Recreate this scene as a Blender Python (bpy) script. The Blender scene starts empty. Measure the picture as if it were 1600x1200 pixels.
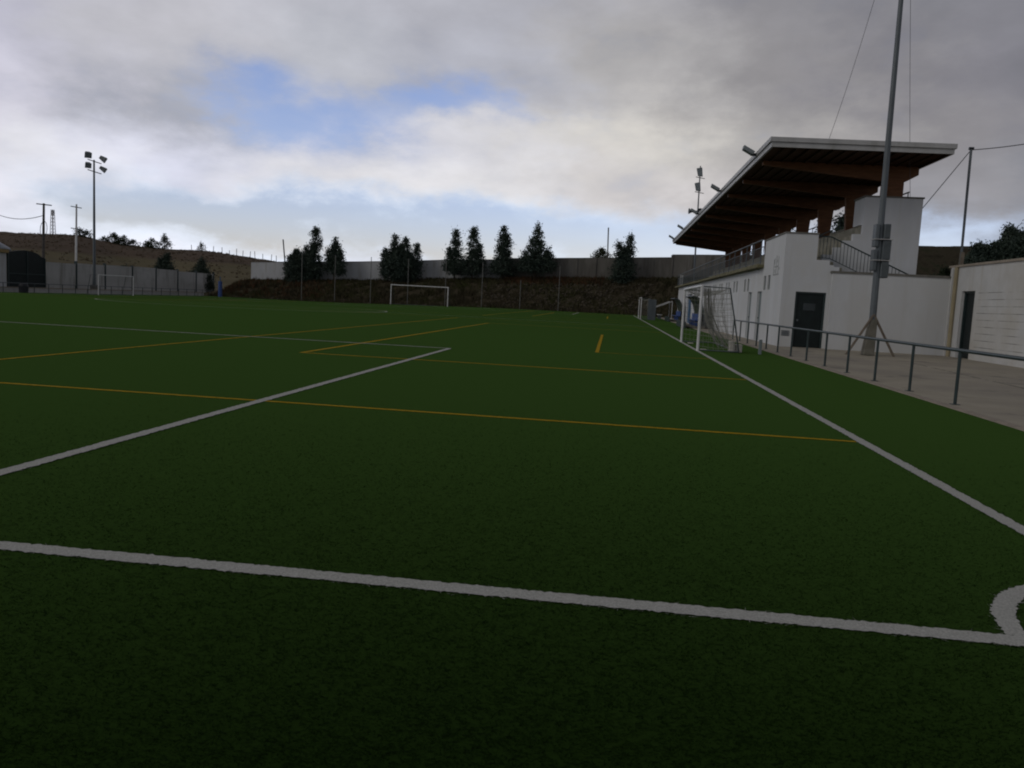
import bpy, math, random
import numpy as np
from mathutils import Vector, Matrix
random.seed(7); rng = np.random.default_rng(7)
D = bpy.data; sc = bpy.context.scene; COL = sc.collection
R = math.radians

# ---------------------------------------------------------------- helpers
def lin(c):
    f = lambda u: (u/255/12.92) if u/255 <= .04045 else ((u/255+.055)/1.055)**2.4
    return tuple(f(u) for u in c)

class MB:
    """collects simple solids; build() links them as one mesh object"""
    def __init__(s): s.v = []; s.f = []
    def add(s, vs, fs):
        o = len(s.v); s.v += [tuple(p) for p in vs]; s.f += [tuple(i+o for i in f) for f in fs]; return s
    def box(s, x0, x1, y0, y1, z0, z1):
        return s.add([(x0,y0,z0),(x1,y0,z0),(x1,y1,z0),(x0,y1,z0),(x0,y0,z1),(x1,y0,z1),(x1,y1,z1),(x0,y1,z1)],
                     [(3,2,1,0),(4,5,6,7),(0,1,5,4),(1,2,6,5),(2,3,7,6),(3,0,4,7)])
    def hexa(s, p):      # 8 points ordered as box
        return s.add(p, [(3,2,1,0),(4,5,6,7),(0,1,5,4),(1,2,6,5),(2,3,7,6),(3,0,4,7)])
    def tube(s, pts, r, n=8, caps=True):
        pts = [Vector(p) for p in pts]; rs = r if isinstance(r, (list, tuple)) else [r]*len(pts)
        vs = []; prev = None
        for i, p in enumerate(pts):
            t = (pts[min(i+1, len(pts)-1)]-pts[max(i-1, 0)]).normalized()
            a = prev if prev else (Vector((1,0,0)) if abs(t.x) < .8 else Vector((0,1,0)))
            a = (a-t*a.dot(t)).normalized(); prev = a; b = t.cross(a)
            for k in range(n):
                w = 2*math.pi*k/n; vs.append(p+(a*math.cos(w)+b*math.sin(w))*rs[i])
        fs = [(i*n+k, i*n+(k+1) % n, (i+1)*n+(k+1) % n, (i+1)*n+k) for i in range(len(pts)-1) for k in range(n)]
        if caps: fs += [tuple(range(n-1, -1, -1)), tuple(range((len(pts)-1)*n, len(pts)*n))]
        return s.add(vs, fs)
    def prism(s, poly, y0, y1, axis='y'):   # polygon in (x,z) extruded along y, or (y,z) along x
        n = len(poly)
        P = (lambda a, b, t: (a, t, b)) if axis == 'y' else (lambda a, b, t: (t, a, b))
        vs = [P(a, b, y0) for a, b in poly]+[P(a, b, y1) for a, b in poly]
        fs = [tuple(range(n)), tuple(range(2*n-1, n-1, -1))]+[(i, n+i, n+(i+1) % n, (i+1) % n) for i in range(n)]
        return s.add(vs, fs)
    def build(s, name, m, parent=None, smooth=False, bevel=0):
        me = D.meshes.new(name); me.from_pydata(s.v, [], s.f); me.materials.append(m)
        import bmesh
        bm = bmesh.new(); bm.from_mesh(me)
        bmesh.ops.recalc_face_normals(bm, faces=bm.faces)
        if bevel: bmesh.ops.bevel(bm, geom=[e for e in bm.edges if len(e.link_faces) == 2 and e.calc_face_angle(0) > .5], offset=bevel, segments=1, affect='EDGES', clamp_overlap=True)
        bm.to_mesh(me); bm.free()
        if smooth: me.polygons.foreach_set('use_smooth', [True]*len(me.polygons))
        return link(name, me, parent)

def link(name, me, parent=None):
    o = D.objects.new(name, me); COL.objects.link(o)
    if parent: o.parent = parent; o.matrix_parent_inverse = parent.matrix_basis.inverted()
    return o
def np_mesh(name, verts, faces, m, parent=None):
    me = D.meshes.new(name); verts = np.asarray(verts, np.float32); faces = np.asarray(faces, np.int32); k = faces.shape[1]
    me.vertices.add(len(verts)); me.vertices.foreach_set('co', verts.ravel())
    me.loops.add(faces.size); me.loops.foreach_set('vertex_index', faces.ravel())
    me.polygons.add(len(faces)); me.polygons.foreach_set('loop_start', np.arange(0, faces.size, k, dtype=np.int32))
    me.update(); me.validate(); me.materials.append(m)
    return link(name, me, parent)
def tag(o, label, cat, group=None):
    o['label'] = label; o['category'] = cat
    if group: o['group'] = group
    return o
def thing(name, label, cat, loc=(0,0,0), group=None):
    o = D.objects.new(name, None); COL.objects.link(o); o.location = loc; o.empty_display_size = .3
    return tag(o, label, cat, group)
def struct(o): o['kind'] = 'structure'; return o
def stuff(o, label, cat): o['kind'] = 'stuff'; return tag(o, label, cat)
def copy_tree(o, parent=None):
    c = o.copy(); COL.objects.link(c)
    if parent: c.parent = parent
    for ch in list(o.children): copy_tree(ch, c)
    return c

# ---------------------------------------------------------------- materials
def pmat(name, c1, c2=None, scale=3., rough=.8, bump=0., bscale=None, detail=5., spec=.3, metal=0., c3=None, s3=.3, stretch=(1,1,1), sheen=0.):
    m = D.materials.new(name); m.use_nodes = True; nt = m.node_tree; b = nt.nodes['Principled BSDF']
    b.inputs['Roughness'].default_value = rough; b.inputs['Specular IOR Level'].default_value = spec; b.inputs['Metallic'].default_value = metal
    if sheen: b.inputs['Sheen Weight'].default_value = sheen; b.inputs['Sheen Roughness'].default_value = .5
    tc = nt.nodes.new('ShaderNodeTexCoord'); mp = nt.nodes.new('ShaderNodeMapping'); mp.inputs['Scale'].default_value = stretch
    nt.links.new(tc.outputs['Object'], mp.inputs[0]); src = mp.outputs[0]
    def noise(s, d=detail):
        n = nt.nodes.new('ShaderNodeTexNoise'); n.inputs['Scale'].default_value = s; n.inputs['Detail'].default_value = d; n.inputs['Roughness'].default_value = .62
        nt.links.new(src, n.inputs['Vector']); return n.outputs['Fac']
    def ramp(fac, a, bb, lo=.36, hi=.64):
        r = nt.nodes.new('ShaderNodeValToRGB'); e = r.color_ramp.elements; e[0].position = lo; e[1].position = hi
        e[0].color = (*a, 1); e[1].color = (*bb, 1); nt.links.new(fac, r.inputs[0]); return r.outputs[0]
    if c2 is None: c2 = tuple(x*.82 for x in c1)
    col = ramp(noise(scale), c2, c1)
    if c3:
        mx = nt.nodes.new('ShaderNodeMix'); mx.data_type = 'RGBA'
        nt.links.new(ramp(noise(s3), (0,0,0), (1,1,1), .45, .7), mx.inputs[0]); nt.links.new(col, mx.inputs[6]); mx.inputs[7].default_value = (*c3, 1); col = mx.outputs[2]
    nt.links.new(col, b.inputs['Base Color'])
    if bump:
        bp = nt.nodes.new('ShaderNodeBump'); bp.inputs['Strength'].default_value = bump; bp.inputs['Distance'].default_value = .05
        nt.links.new(noise(bscale or scale*4), bp.inputs['Height']); nt.links.new(bp.outputs[0], b.inputs['Normal'])
    return m

M = {}
M['turf'] = pmat('artificial_turf', (.0073,.0180,.0026), (.0060,.0150,.0022), 40, 1., .10, 300, 6, .0, c3=(.0078,.0168,.0029), s3=.14, sheen=.26)
M['turf'].node_tree.nodes['Principled BSDF'].inputs['Sheen Tint'].default_value = (.245,.48,.11,1)
M['fibre'] = pmat('turf_fibre', (.0071,.0180,.0026), (.0065,.0163,.0023), 9, .9, 0, None, 5, .02)
M['white_line'] = pmat('white_turf_line', (.60,.595,.55), (.40,.40,.365), 110, .95, .5, 300, 3, .1)
M['yellow_line'] = pmat('yellow_turf_line', (.53,.335,.008), (.40,.25,.006), 150, .95, .5, 300, 3, .1)
M['white_wall'] = pmat('white_render', (.62,.635,.645), (.56,.575,.585), 1.2, .85, .08, 40, 6, .25, c3=(.57,.575,.565), s3=.35, stretch=(1,1,.35))
M['white_block'] = pmat('white_painted_block', (.61,.615,.605), (.54,.545,.535), 1.5, .85, .1, 30, 6, .25, c3=(.50,.48,.43), s3=.4)
M['cap'] = pmat('wall_coping', (.20,.19,.17), (.12,.12,.10), 3, .9)
M['concrete'] = pmat('apron_concrete', (.40,.36,.285), (.34,.305,.24), .9, .9, .12, 60, 7, .2, c3=(.27,.245,.21), s3=.25)
M['kerb'] = pmat('kerb_concrete', (.36,.31,.25), (.28,.245,.20), 2, .9, .1)
M['slab'] = pmat('mossy_slab', (.22,.20,.12), (.12,.115,.06), 1.5, .9, .1)
M['tier'] = pmat('tier_concrete', (.33,.315,.25), (.20,.19,.14), 2, .9, .1)
M['panel'] = pmat('pale_panel', (.38,.37,.31), (.30,.29,.24), 2, .85, 0, stretch=(1,4,.2))
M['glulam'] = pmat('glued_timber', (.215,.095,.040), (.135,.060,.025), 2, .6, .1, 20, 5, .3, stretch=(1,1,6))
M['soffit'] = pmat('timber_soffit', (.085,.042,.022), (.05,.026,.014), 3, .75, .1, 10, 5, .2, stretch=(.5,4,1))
M['fascia'] = pmat('fascia_metal', (.46,.46,.45), (.38,.38,.37), 1.5, .5, 0, spec=.4)
M['net_post'] = pmat('galvanised_post', (.19,.19,.175), (.14,.14,.13), 3, .6)
M['cab'] = pmat('dull_cabinet_steel', (.092,.108,.113), (.07,.082,.086), 3, .6, 0, spec=.3)
M['lamp_body'] = pmat('lamp_housing', (.24,.265,.27), (.18,.20,.205), 4, .5, 0, spec=.4)
M['green_metal'] = pmat('dark_green_metal', (.030,.050,.050), (.020,.036,.036), 6, .45, 0, spec=.45)
M['grey_metal'] = pmat('galvanised_steel', (.115,.135,.145), (.08,.095,.105), 3, .5, 0, spec=.5, stretch=(1,1,.3))
M['dark_metal'] = pmat('dark_steel', (.035,.042,.048), (.022,.028,.03), 4, .5, 0, spec=.4)
M['lamp_glass'] = pmat('floodlight_glass', (.30,.34,.36), (.22,.25,.27), 5, .2, 0, spec=.6)
M['white_paint'] = pmat('white_enamel', (.72,.72,.71), (.60,.60,.58), 3, .4, 0, spec=.5)
M['dark_door'] = pmat('dark_green_door', (.010,.018,.018), (.006,.011,.011), 3, .5, 0, spec=.3)
M['grey_door'] = pmat('grey_green_door', (.20,.24,.24), (.16,.19,.19), 3, .55)
M['blue_door'] = pmat('blue_paint', (.035,.12,.24), (.025,.09,.18), 4, .5)
M['blue_seat'] = pmat('blue_plastic', (.06,.11,.30), (.04,.08,.23), 4, .45)
M['glass'] = pmat('dark_window_glass', (.018,.03,.032), (.012,.02,.022), 4, .12, 0, spec=.6)
M['frame'] = pmat('green_window_frame', (.055,.09,.09), (.04,.07,.07), 6, .5)
M['emblem'] = pmat('faded_grey_paint', (.36,.37,.36), (.27,.28,.27), 10, .8)
M['net'] = pmat('goal_net_cord', (.30,.30,.26), (.22,.22,.19), 20, .8)
M['canopy'] = pmat('smoky_canopy', (.060,.065,.055), (.04,.045,.035), 4, .3, 0, spec=.5)
M['old_white'] = pmat('far_white_wall', (.56,.57,.58), (.47,.48,.49), .5, .9, .05, 20, 5, .2, c3=(.42,.42,.41), s3=.12, stretch=(1,1,.6))
M['grey_wall'] = pmat('grey_concrete_panel', (.205,.195,.175), (.145,.138,.12), .7, .95, .1, 10, 6, .2, c3=(.10,.092,.08), s3=.2, stretch=(1,1,.4))
M['left_panel'] = pmat('pale_grey_panel', (.52,.515,.50), (.42,.415,.40), .6, .9, .05, 15, 5, .2, c3=(.34,.34,.32), s3=.3, stretch=(1,.5,2))
M['ochre'] = pmat('ochre_cornice', (.33,.24,.11), (.25,.18,.08), 2)
M['dome'] = pmat('grey_dome_sheet', (.27,.29,.32), (.20,.22,.25), 1.5, .5)
M['bark'] = pmat('bark', (.055,.042,.030), (.03,.024,.018), 8, .95, .3, 20)
M['wood_pole'] = pmat('weathered_pole', (.11,.10,.09), (.07,.065,.06), 4, .9)
M['old_brace'] = pmat('rusty_brace', (.20,.17,.13), (.14,.115,.09), 5, .8)
M['pole_base'] = pmat('mast_footing', (.19,.18,.15), (.13,.125,.10), 4, .9)
M['thin_cable'] = pmat('grey_cable', (.13,.13,.135), (.10,.10,.105), 4, .6)
M['cable'] = pmat('black_cable', (.03,.032,.036), (.02,.022,.025), 4, .6)
M['stone'] = pmat('rubble_stone', (.088,.074,.052), (.060,.050,.035), 1.3, .95, .2, 8)
M['weed'] = pmat('dry_weed', (.068,.056,.034), (.044,.039,.022), .35, .95, 0, None, 4, .1, c3=(.055,.058,.022), s3=.2)
M['leaf_dark'] = pmat('dark_foliage', (.052,.075,.052), (.022,.036,.026), 1.3, .7, 0, None, 4, .3, c3=(.032,.052,.042), s3=.6)
M['leaf_olive'] = pmat('olive_foliage', (.060,.070,.036), (.024,.032,.016), 1.3, .75, 0, None, 4, .2)
M['leaf_hill'] = pmat('hill_foliage', (.032,.045,.022), (.016,.024,.012), .8, .8, 0, None, 4, .2)
M['ballast'] = pmat('pale_ballast', (.55,.53,.47), (.42,.40,.35), 5, .8)

def streaks(m, col, st=(5,5,.22), lo=.56, hi=.72, scale=1.4):
    nt = m.node_tree; b = nt.nodes['Principled BSDF']; old = b.inputs['Base Color'].links[0].from_socket
    tc = nt.nodes.new('ShaderNodeTexCoord'); mp = nt.nodes.new('ShaderNodeMapping'); mp.inputs['Scale'].default_value = st; nt.links.new(tc.outputs['Object'], mp.inputs[0])
    n = nt.nodes.new('ShaderNodeTexNoise'); n.inputs['Scale'].default_value = scale; n.inputs['Detail'].default_value = 6; n.inputs['Roughness'].default_value = .6; nt.links.new(mp.outputs[0], n.inputs['Vector'])
    a = nt.nodes.new('ShaderNodeMapRange'); nt.links.new(n.outputs['Fac'], a.inputs[0]); a.inputs[1].default_value = lo; a.inputs[2].default_value = hi
    x = nt.nodes.new('ShaderNodeMix'); x.data_type = 'RGBA'; nt.links.new(a.outputs[0], x.inputs[0]); nt.links.new(old, x.inputs[6]); x.inputs[7].default_value = (*col, 1); nt.links.new(x.outputs[2], b.inputs['Base Color'])
streaks(M['white_wall'], (.54,.54,.52), (2.2,2.2,.12), .54, .74, 1.2); streaks(M['white_wall'], (.57,.575,.565), (1,1,1), .50, .66, .7); streaks(M['white_block'], (.50,.48,.43), (2.2,2.2,.15), .54, .74, 1.2)
streaks(M['concrete'], (.20,.185,.16), (1,1,1), .58, .68, .8); streaks(M['old_white'], (.38,.37,.34), (2,2,.3), .52, .7, .8); streaks(M['grey_wall'], (.10,.095,.08), (2,2,.25), .5, .7, .8)
streaks(M['left_panel'], (.30,.295,.27), (1.5,1.5,.3), .52, .7, .8); streaks(M['fascia'], (.33,.33,.31), (2,2,.5), .52, .7, 1.)
# terrain material: brown earth, dry grass, olive field by world height and noise
def terrain_mat():
    m = D.materials.new('dry_hillside'); m.use_nodes = True; nt = m.node_tree; b = nt.nodes['Principled BSDF']; b.inputs['Roughness'].default_value = .97
    b.inputs['Specular IOR Level'].default_value = .1
    tc = nt.nodes.new('ShaderNodeTexCoord')
    def noise(s, st=(1,1,1)):
        mp = nt.nodes.new('ShaderNodeMapping'); mp.inputs['Scale'].default_value = st; nt.links.new(tc.outputs['Object'], mp.inputs[0])
        n = nt.nodes.new('ShaderNodeTexNoise'); n.inputs['Scale'].default_value = s; n.inputs['Detail'].default_value = 8; n.inputs['Roughness'].default_value = .65
        nt.links.new(mp.outputs[0], n.inputs['Vector']); return n.outputs['Fac']
    def ramp(fac, stops):
        r = nt.nodes.new('ShaderNodeValToRGB'); e = r.color_ramp.elements
        while len(e) < len(stops): e.new(.5)
        for el, (p, c) in zip(e, stops): el.position = p; el.color = (*c, 1)
        nt.links.new(fac, r.inputs[0]); return r.outputs[0]
    def mix(f, a, c):
        x = nt.nodes.new('ShaderNodeMix'); x.data_type = 'RGBA'; nt.links.new(f, x.inputs[0]); nt.links.new(a, x.inputs[6]); nt.links.new(c, x.inputs[7]); return x.outputs[2]
    earth = ramp(noise(.5), [(.3,(.036,.030,.019)), (.5,(.060,.049,.031)), (.62,(.047,.044,.025)), (.75,(.080,.067,.044))])
    field = ramp(noise(.09, (1,2,1)), [(.3,(.105,.092,.052)), (.6,(.145,.122,.073)), (.75,(.115,.094,.057))])
    heath = ramp(noise(.10, (1,1,3)), [(.3,(.068,.053,.039)), (.5,(.110,.080,.056)), (.65,(.090,.070,.049)), (.8,(.135,.098,.067))])
    sp = nt.nodes.new('ShaderNodeSeparateXYZ'); nt.links.new(tc.outputs['Object'], sp.inputs[0])
    nz = nt.nodes.new('ShaderNodeMath'); nz.operation = 'MULTIPLY_ADD'; nt.links.new(noise(.05), nz.inputs[0]); nz.inputs[1].default_value = 1.6; nt.links.new(sp.outputs['Z'], nz.inputs[2])
    def step(sock, lo, hi):
        r = nt.nodes.new('ShaderNodeMapRange'); nt.links.new(sock, r.inputs[0]); r.inputs[1].default_value = lo; r.inputs[2].default_value = hi; return r.outputs[0]
    hill = mix(step(nz.outputs[0], 6.2, 6.9), field, heath)
    nx = nt.nodes.new('ShaderNodeMath'); nx.operation = 'MULTIPLY'; nt.links.new(sp.outputs['X'], nx.inputs[0]); nx.inputs[1].default_value = -1
    col = mix(step(nx.outputs[0], 57, 62), earth, hill)
    scrub = ramp(noise(.8), [(.3,(.020,.018,.012)), (.5,(.050,.042,.028)), (.62,(.030,.032,.018)), (.75,(.075,.062,.042))])
    col = mix(step(sp.outputs['X'], 9, 14), col, scrub)
    nt.links.new(col, b.inputs['Base Color'])
    bp = nt.nodes.new('ShaderNodeBump'); bp.inputs['Strength'].default_value = .5; bp.inputs['Distance'].default_value = .3
    nt.links.new(noise(1.3), bp.inputs['Height']); nt.links.new(bp.outputs[0], b.inputs['Normal'])
    return m
M['terrain'] = terrain_mat()

# ---------------------------------------------------------------- ground shape
CAM = (-2.738, -3.544, 1.3285)
def S(t): t = np.clip(t, 0, 1); return t*t*(3-2*t)
def zp(x, y): return -.47*S((-12-np.asarray(x, float))/34)*S((np.asarray(y, float)-38)/28)
WBX = [-70,-56,-37,-26,-8,5,16,40,80]; WBZ = [.6,1.82,2.75,3.5,4.4,5.07,5.5,6.5,8]
RAZ = [-180,-75,-50,-38.9,-36.9,-34.9,-32.8,-30.2,-27.1,-23.1,-18,-10,180]; RZ = [2,6,8.5,10.2,10.6,10.9,9.5,9.0,9.2,7.6,6.2,5.2,5.0]
def H(x, y):
    x = np.asarray(x, float); y = np.asarray(y, float)
    z = zp(x, y); wb = np.interp(x, WBX, WBZ)
    bank = S((x+62)/6)*S((y-103.6)/8.2)
    z = z+(wb-z)*bank
    dx, dy = x-CAM[0], y-CAM[1]; dist = np.hypot(dx, dy); az = np.degrees(np.arctan2(dx, dy))
    zr = np.interp(az, RAZ, RZ)
    edge = np.maximum(S((-64-x)/60), S((y-117)/60))*S((dist-95)/40)
    t = np.clip((dist-112)/108, 0, 1)
    z = z+(zr-z)*edge*(t**.9)
    far = S((dist-232)/300); z = z*(1-.55*far)
    z = z+4.6*S((x-11.5)/27)*S((y-34)/30)*(1-.5*S((dist-200)/300))*S((170-y)/40+.3)
    return z
def inside(x, y): return (S((x+58.5)/1.2)*S((10.6-x)/.6)*S((y+14)/2)*S((103.2-y)/.8)) if True else 0

def grid_mesh(name, xs, ys, zf, m):
    X, Y = np.meshgrid(xs, ys); Z = zf(X, Y); nx, ny = len(xs), len(ys)
    v = np.stack([X.ravel(), Y.ravel(), Z.ravel()], 1)
    i, j = np.meshgrid(np.arange(nx-1), np.arange(ny-1)); a = (j*nx+i).ravel()
    o = np_mesh(name, v, np.stack([a, a+1, a+nx+1, a+nx], 1), m)
    o.data.polygons.foreach_set('use_smooth', [True]*len(o.data.polygons)); return o
def axis(segs):
    out = []
    for a, b, st in segs: out += list(np.arange(a, b, st))
    return np.array(out+[segs[-1][1]])
xs = axis([(-1500,-500,100), (-500,-260,15), (-260,-70,2.5), (-70,22,1.2), (22,90,2.5), (90,400,20), (400,1500,100)])
ys = axis([(-800,-100,70), (-100,-16,12), (-16,100,3), (100,118,.6), (118,260,2.5), (260,500,20), (500,2000,120)])
def zt(X, Y):
    wob = .16*np.sin(X*1.7+np.sin(Y*1.3)*2)*np.sin(Y*2.1+X*.6)+.10*np.sin(X*3.9+Y*2.7)
    out = 1-inside(X, Y)
    return H(X, Y)-.15*inside(X, Y)-.02+wob*out*S((Y-103.5)/2)*(1-S((Y-116)/8)*0)
struct(grid_mesh('ground', xs, ys, zt, M['terrain']))
struct(grid_mesh('pitch', axis([(-57.2,2.5,1.9)]), axis([(-12,102.9,2)]), zp, M['turf']))

# concrete apron and its kerb
b = MB(); b.box(2.62, 10.2, -12, 30, -.10, .012); b.box(2.62, 4.2, 30, 92, -.10, .012); struct(b.build('apron', M['concrete']))
b = MB(); b.box(2.50, 2.62, -12, 92, -.10, .03); struct(b.build('kerb', M['kerb']))

# ---------------------------------------------------------------- painted turf lines (ragged like cut pile)
def strip(name, pts, w, m, closed=False, off=.006):
    P = [np.array(p, float) for p in pts]; dense = []
    for a, c in zip(P[:-1], P[1:]):
        L = np.hypot(*(c-a)); mid = (a+c)/2; near = np.hypot(*(mid-np.array(CAM[:2])))
        t = 0.
        while t < L:
            q = a+(c-a)*t/L; d = np.hypot(*(q-np.array(CAM[:2]))); dense.append(q); t += min(1.2, max(.012, d*.004))
    dense.append(P[-1]); n = len(dense); v = []
    for i, q in enumerate(dense):
        t = dense[min(i+1, n-1)]-dense[max(i-1, 0)]; t = t/np.hypot(*t); nn = np.array([-t[1], t[0]])
        for s in (-1, 1):
            e = q+nn*s*(w/2+random.gauss(0, .0045)); v.append((e[0], e[1], float(zp(e[0], e[1]))+off))
    f = [(2*i, 2*i+2, 2*i+3, 2*i+1) for i in range(n-1)]
    return struct(np_mesh(name, v, f, m))
W = 53.7; L = 97.5; GX = -W/2
def arc(cx, cy, r, a0, a1, n=48): return [(cx+r*math.cos(R(a0+(a1-a0)*i/n)), cy+r*math.sin(R(a0+(a1-a0)*i/n))) for i in range(n+1)]
wl = M['white_line']; yl = M['yellow_line']
strip('touchline', [(0,-.055),(0,L)], .115, wl); strip('touchline', [(-W,0),(-W,L)], .115, wl)
strip('goal_line', [(-.058,0),(-W,0)], .115, wl); strip('goal_line', [(0,L),(-W,L)], .115, wl)
strip('halfway_line', [(-.06,L/2),(-W,L/2)], .11, wl); strip('centre_circle', arc(GX, L/2, 9.15, 0, 360, 90), .11, wl)
for y0, s in ((0,1),(L,-1)):
    strip('penalty_area_line', [(GX+20.16,y0+s*.06),(GX+20.16,y0+s*16.5),(GX-20.16,y0+s*16.5),(GX-20.16,y0+s*.06)], .115, wl)
    strip('goal_area_line', [(GX+9.16,y0+s*.06),(GX+9.16,y0+s*5.5),(GX-9.16,y0+s*5.5),(GX-9.16,y0+s*.06)], .115, wl)
    strip('penalty_arc', arc(GX, y0+s*11, 9.15, s*37.2, s*142.8), .11, wl)
for x0, y0, a in ((0,0,90),(0,L,180),(-W,0,0),(-W,L,270)): strip('corner_arc', arc(x0, y0, .92, a+3.5, a+86.5, 24), .10, wl)
for cy in (25.3, 74.5):
    strip('small_pitch_sideline', [(-.07,cy-19.9),(-W,cy-19.9)], .085, yl, off=.004); strip('small_pitch_sideline', [(-.07,cy+19.9),(-W,cy+19.9)], .085, yl, off=.004)
    for x0, s in ((0,-1),(-W,1)):
        strip('small_penalty_line', [(x0+s*.07,cy-12.8),(x0+s*8.98,cy-12.8),(x0+s*8.98,cy+12.8),(x0+s*.07,cy+12.8)], .105, yl, off=.004)
        strip('small_retreat_line', [(x0+s*11.93,cy-19.9),(x0+s*11.93,cy+19.9)], .085, yl, off=.0045)
        strip('small_goal_area_line', [(x0+s*.07,cy-6.8),(x0+s*3.05,cy-6.8)], .07, yl, off=.004); strip('small_goal_area_line', [(x0+s*3.05,cy-6.85),(x0+s*3.05,cy+5.7)], .10, yl, off=.0042)
struct(strip('penalty_spot', [(GX-.1,11),(GX+.1,11)], .2, wl))

# turf pile close to the camera: green fibres, and white ones on the lines
def pile(n, rmin, rmax):
    r = rmin*(rmax/rmin)**rng.random(n); a = np.radians(-6.6+(rng.random(n)-.5)*82)
    x = CAM[0]+r*np.sin(a); y = CAM[1]+r*np.cos(a); k = (x < 2.48)&(rng.random(n) > S((r-3.2)/(rmax-3.4)))
    return x[k], y[k], r[k]
def blades(x, y, r, hmul):
    n = len(x); h = (.004+.006*rng.random(n))*hmul; w = (.0022+.00035*r)*(.6+.8*rng.random(n)); t = rng.random(n)*2*np.pi
    lx = rng.normal(0, .017, n); ly = rng.normal(0, .012, n); z = zp(x, y)
    p0 = np.stack([x-np.cos(t)*w/2, y-np.sin(t)*w/2, z+.001], 1); p1 = np.stack([x+np.cos(t)*w/2, y+np.sin(t)*w/2, z+.001], 1)
    p2 = np.stack([x+lx, y+ly, z+h], 1)
    return np.stack([p0, p1, p2], 1).reshape(-1, 3), np.arange(3*n).reshape(-1, 3)
x, y, r = pile(230000, 1.7, 11)
def on_line(x, y):
    j = lambda: rng.normal(0, .010, len(x))
    m = (np.abs(y+j()) < .057)&(x < .06); m |= (np.abs(x+j()) < .057)&(y > -.05)
    m |= (np.abs(np.hypot(x, y)+j()-.92) < .05)&(x < 0)&(y > 0)
    m |= (np.abs(x+6.69+j()) < .057)&(y > 0)&(y < 16.5)
    return m
w_ = on_line(x, y); yl_ = (np.abs(y-5.4+rng.normal(0, .01, len(x))) < .045)&(x < 0)&~w_
v, f = blades(x[~w_&~yl_], y[~w_&~yl_], r[~w_&~yl_], 1.); stuff(np_mesh('turf_pile', v, f, M['fibre']), 'short green artificial turf fibres in the foreground', 'turf')
v, f = blades(x[w_], y[w_], r[w_], 1.0); stuff(np_mesh('white_turf_pile', v, f, M['white_line']), 'white turf fibres along the nearest pitch lines', 'turf')

# ---------------------------------------------------------------- grandstand
st = thing('grandstand', 'long white two level grandstand with brown timber roof beside the pitch', 'grandstand', (3.75, 29.2, 0))
FX = 3.75
def y_wall(openings, y0, y1, z0, z1, xf, th):
    m = MB(); yc = sorted({y0, y1, *[o[0] for o in openings], *[o[1] for o in openings]}); zc = sorted({z0, z1, *[o[2] for o in openings], *[o[3] for o in openings]})
    for a, c in zip(yc[:-1], yc[1:]):
        for d, e in zip(zc[:-1], zc[1:]):
            if any(o[0] <= a and c <= o[1] and o[2] <= d and e <= o[3] for o in openings): continue
            m.box(xf, xf+th, a, c, d, e)
    return m
wins = [(31.75,32.25),(32.7,33.2)]
for k in range(10): yb = 37.0 if k == 0 else 40.6+3.0*(k-1); wins += [(yb,yb+.5),(yb+1.0,yb+1.5)]
wins = [(a,c,2.25,2.85) for a, c in wins]
gdoors = [(33.4,34.5,.02,2.2),(36.0,37.0,.02,2.2)]; bdoor = (65.2,68.6,.02,2.45)
y_wall(wins+gdoors+[bdoor], 29.45, 79, 0, 3.22, FX, .25).build('front_wall', M['white_wall'], st)
for a, c, d, e in wins:
    m = MB(); m.box(FX+.06, FX+.10, a, a+.05, d, e); m.box(FX+.06, FX+.10, c-.05, c, d, e); m.box(FX+.06, FX+.10, a+.05, c-.05, e-.05, e); m.box(FX+.06, FX+.10, a+.05, c-.05, d, d+.05)
    fr = m.build('window', M['frame'], st); MB().box(FX+.08, FX+.09, a+.05, c-.05, d+.05, e-.05).build('pane', M['glass'], fr)
for a, c, d, e in gdoors:
    o = MB().box(FX+.10, FX+.15, a, c, d, e).build('door', M['grey_door'], st); o['label'] = 'narrow grey door in the pitch side wall'
    MB().box(FX+.07, FX+.099, c-.16, c-.08, 1.0, 1.06).build('handle', M['dark_metal'], o)
a, c, d, e = bdoor
o = MB().box(FX+.10, FX+.15, a, c, d, e).build('door', M['blue_door'], st); o['label'] = 'wide blue double door near the dugouts'
MB().box(FX+.085, FX+.099, (a+c)/2-.02, (a+c)/2+.02, d, e).build('seam', M['dark_metal'], o)
# end wall facing the camera with the dark door
m = MB(); DX0, DX1, DZ = 4.28, 5.42, 2.16
def yface(m, x0, x1, z0, z1): m.box(x0, x1, 29.2, 29.45, z0, z1)
yface(m, FX, DX0, 0, 3.22); yface(m, DX1, 5.62, 0, 3.22); yface(m, DX0, DX1, DZ, 3.22); yface(m, FX, 5.45, 3.22, 3.40); yface(m, 5.62, 8.9, 0, 2.75)
yface(m, 5.62, 5.82, 2.75, 3.16); yface(m, 5.82, 6.2, 2.75, 2.95)
m.build('end_wall', M['white_wall'], st)
door = MB().box(DX0+.07, DX1-.07, 29.30, 29.36, .03, DZ-.06).build('door', M['dark_door'], st); door['label'] = 'dark green door in the end wall'
m = MB(); m.box(DX0, DX0+.07, 29.24, 29.38, .02, DZ); m.box(DX1-.07, DX1, 29.24, 29.38, .02, DZ); m.box(DX0+.07, DX1-.07, 29.24, 29.38, DZ-.06, DZ); m.build('door_frame', M['green_metal'], door)
m = MB(); m.box(DX0+.34, DX1-.34, 29.285, 29.299, 1.45, 1.72); m.build('door_window', M['glass'], door)
MB().box(DX0+.13, DX0+.2, 29.27, 29.299, 1.02, 1.10).build('handle', M['grey_metal'], door)
m = MB()
for k in range(4): m.box(3.86, 4.16, 29.178, 29.199, .44+.055*k, .475+.055*k)
m.build('vent', M['grey_metal'], st)
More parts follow.
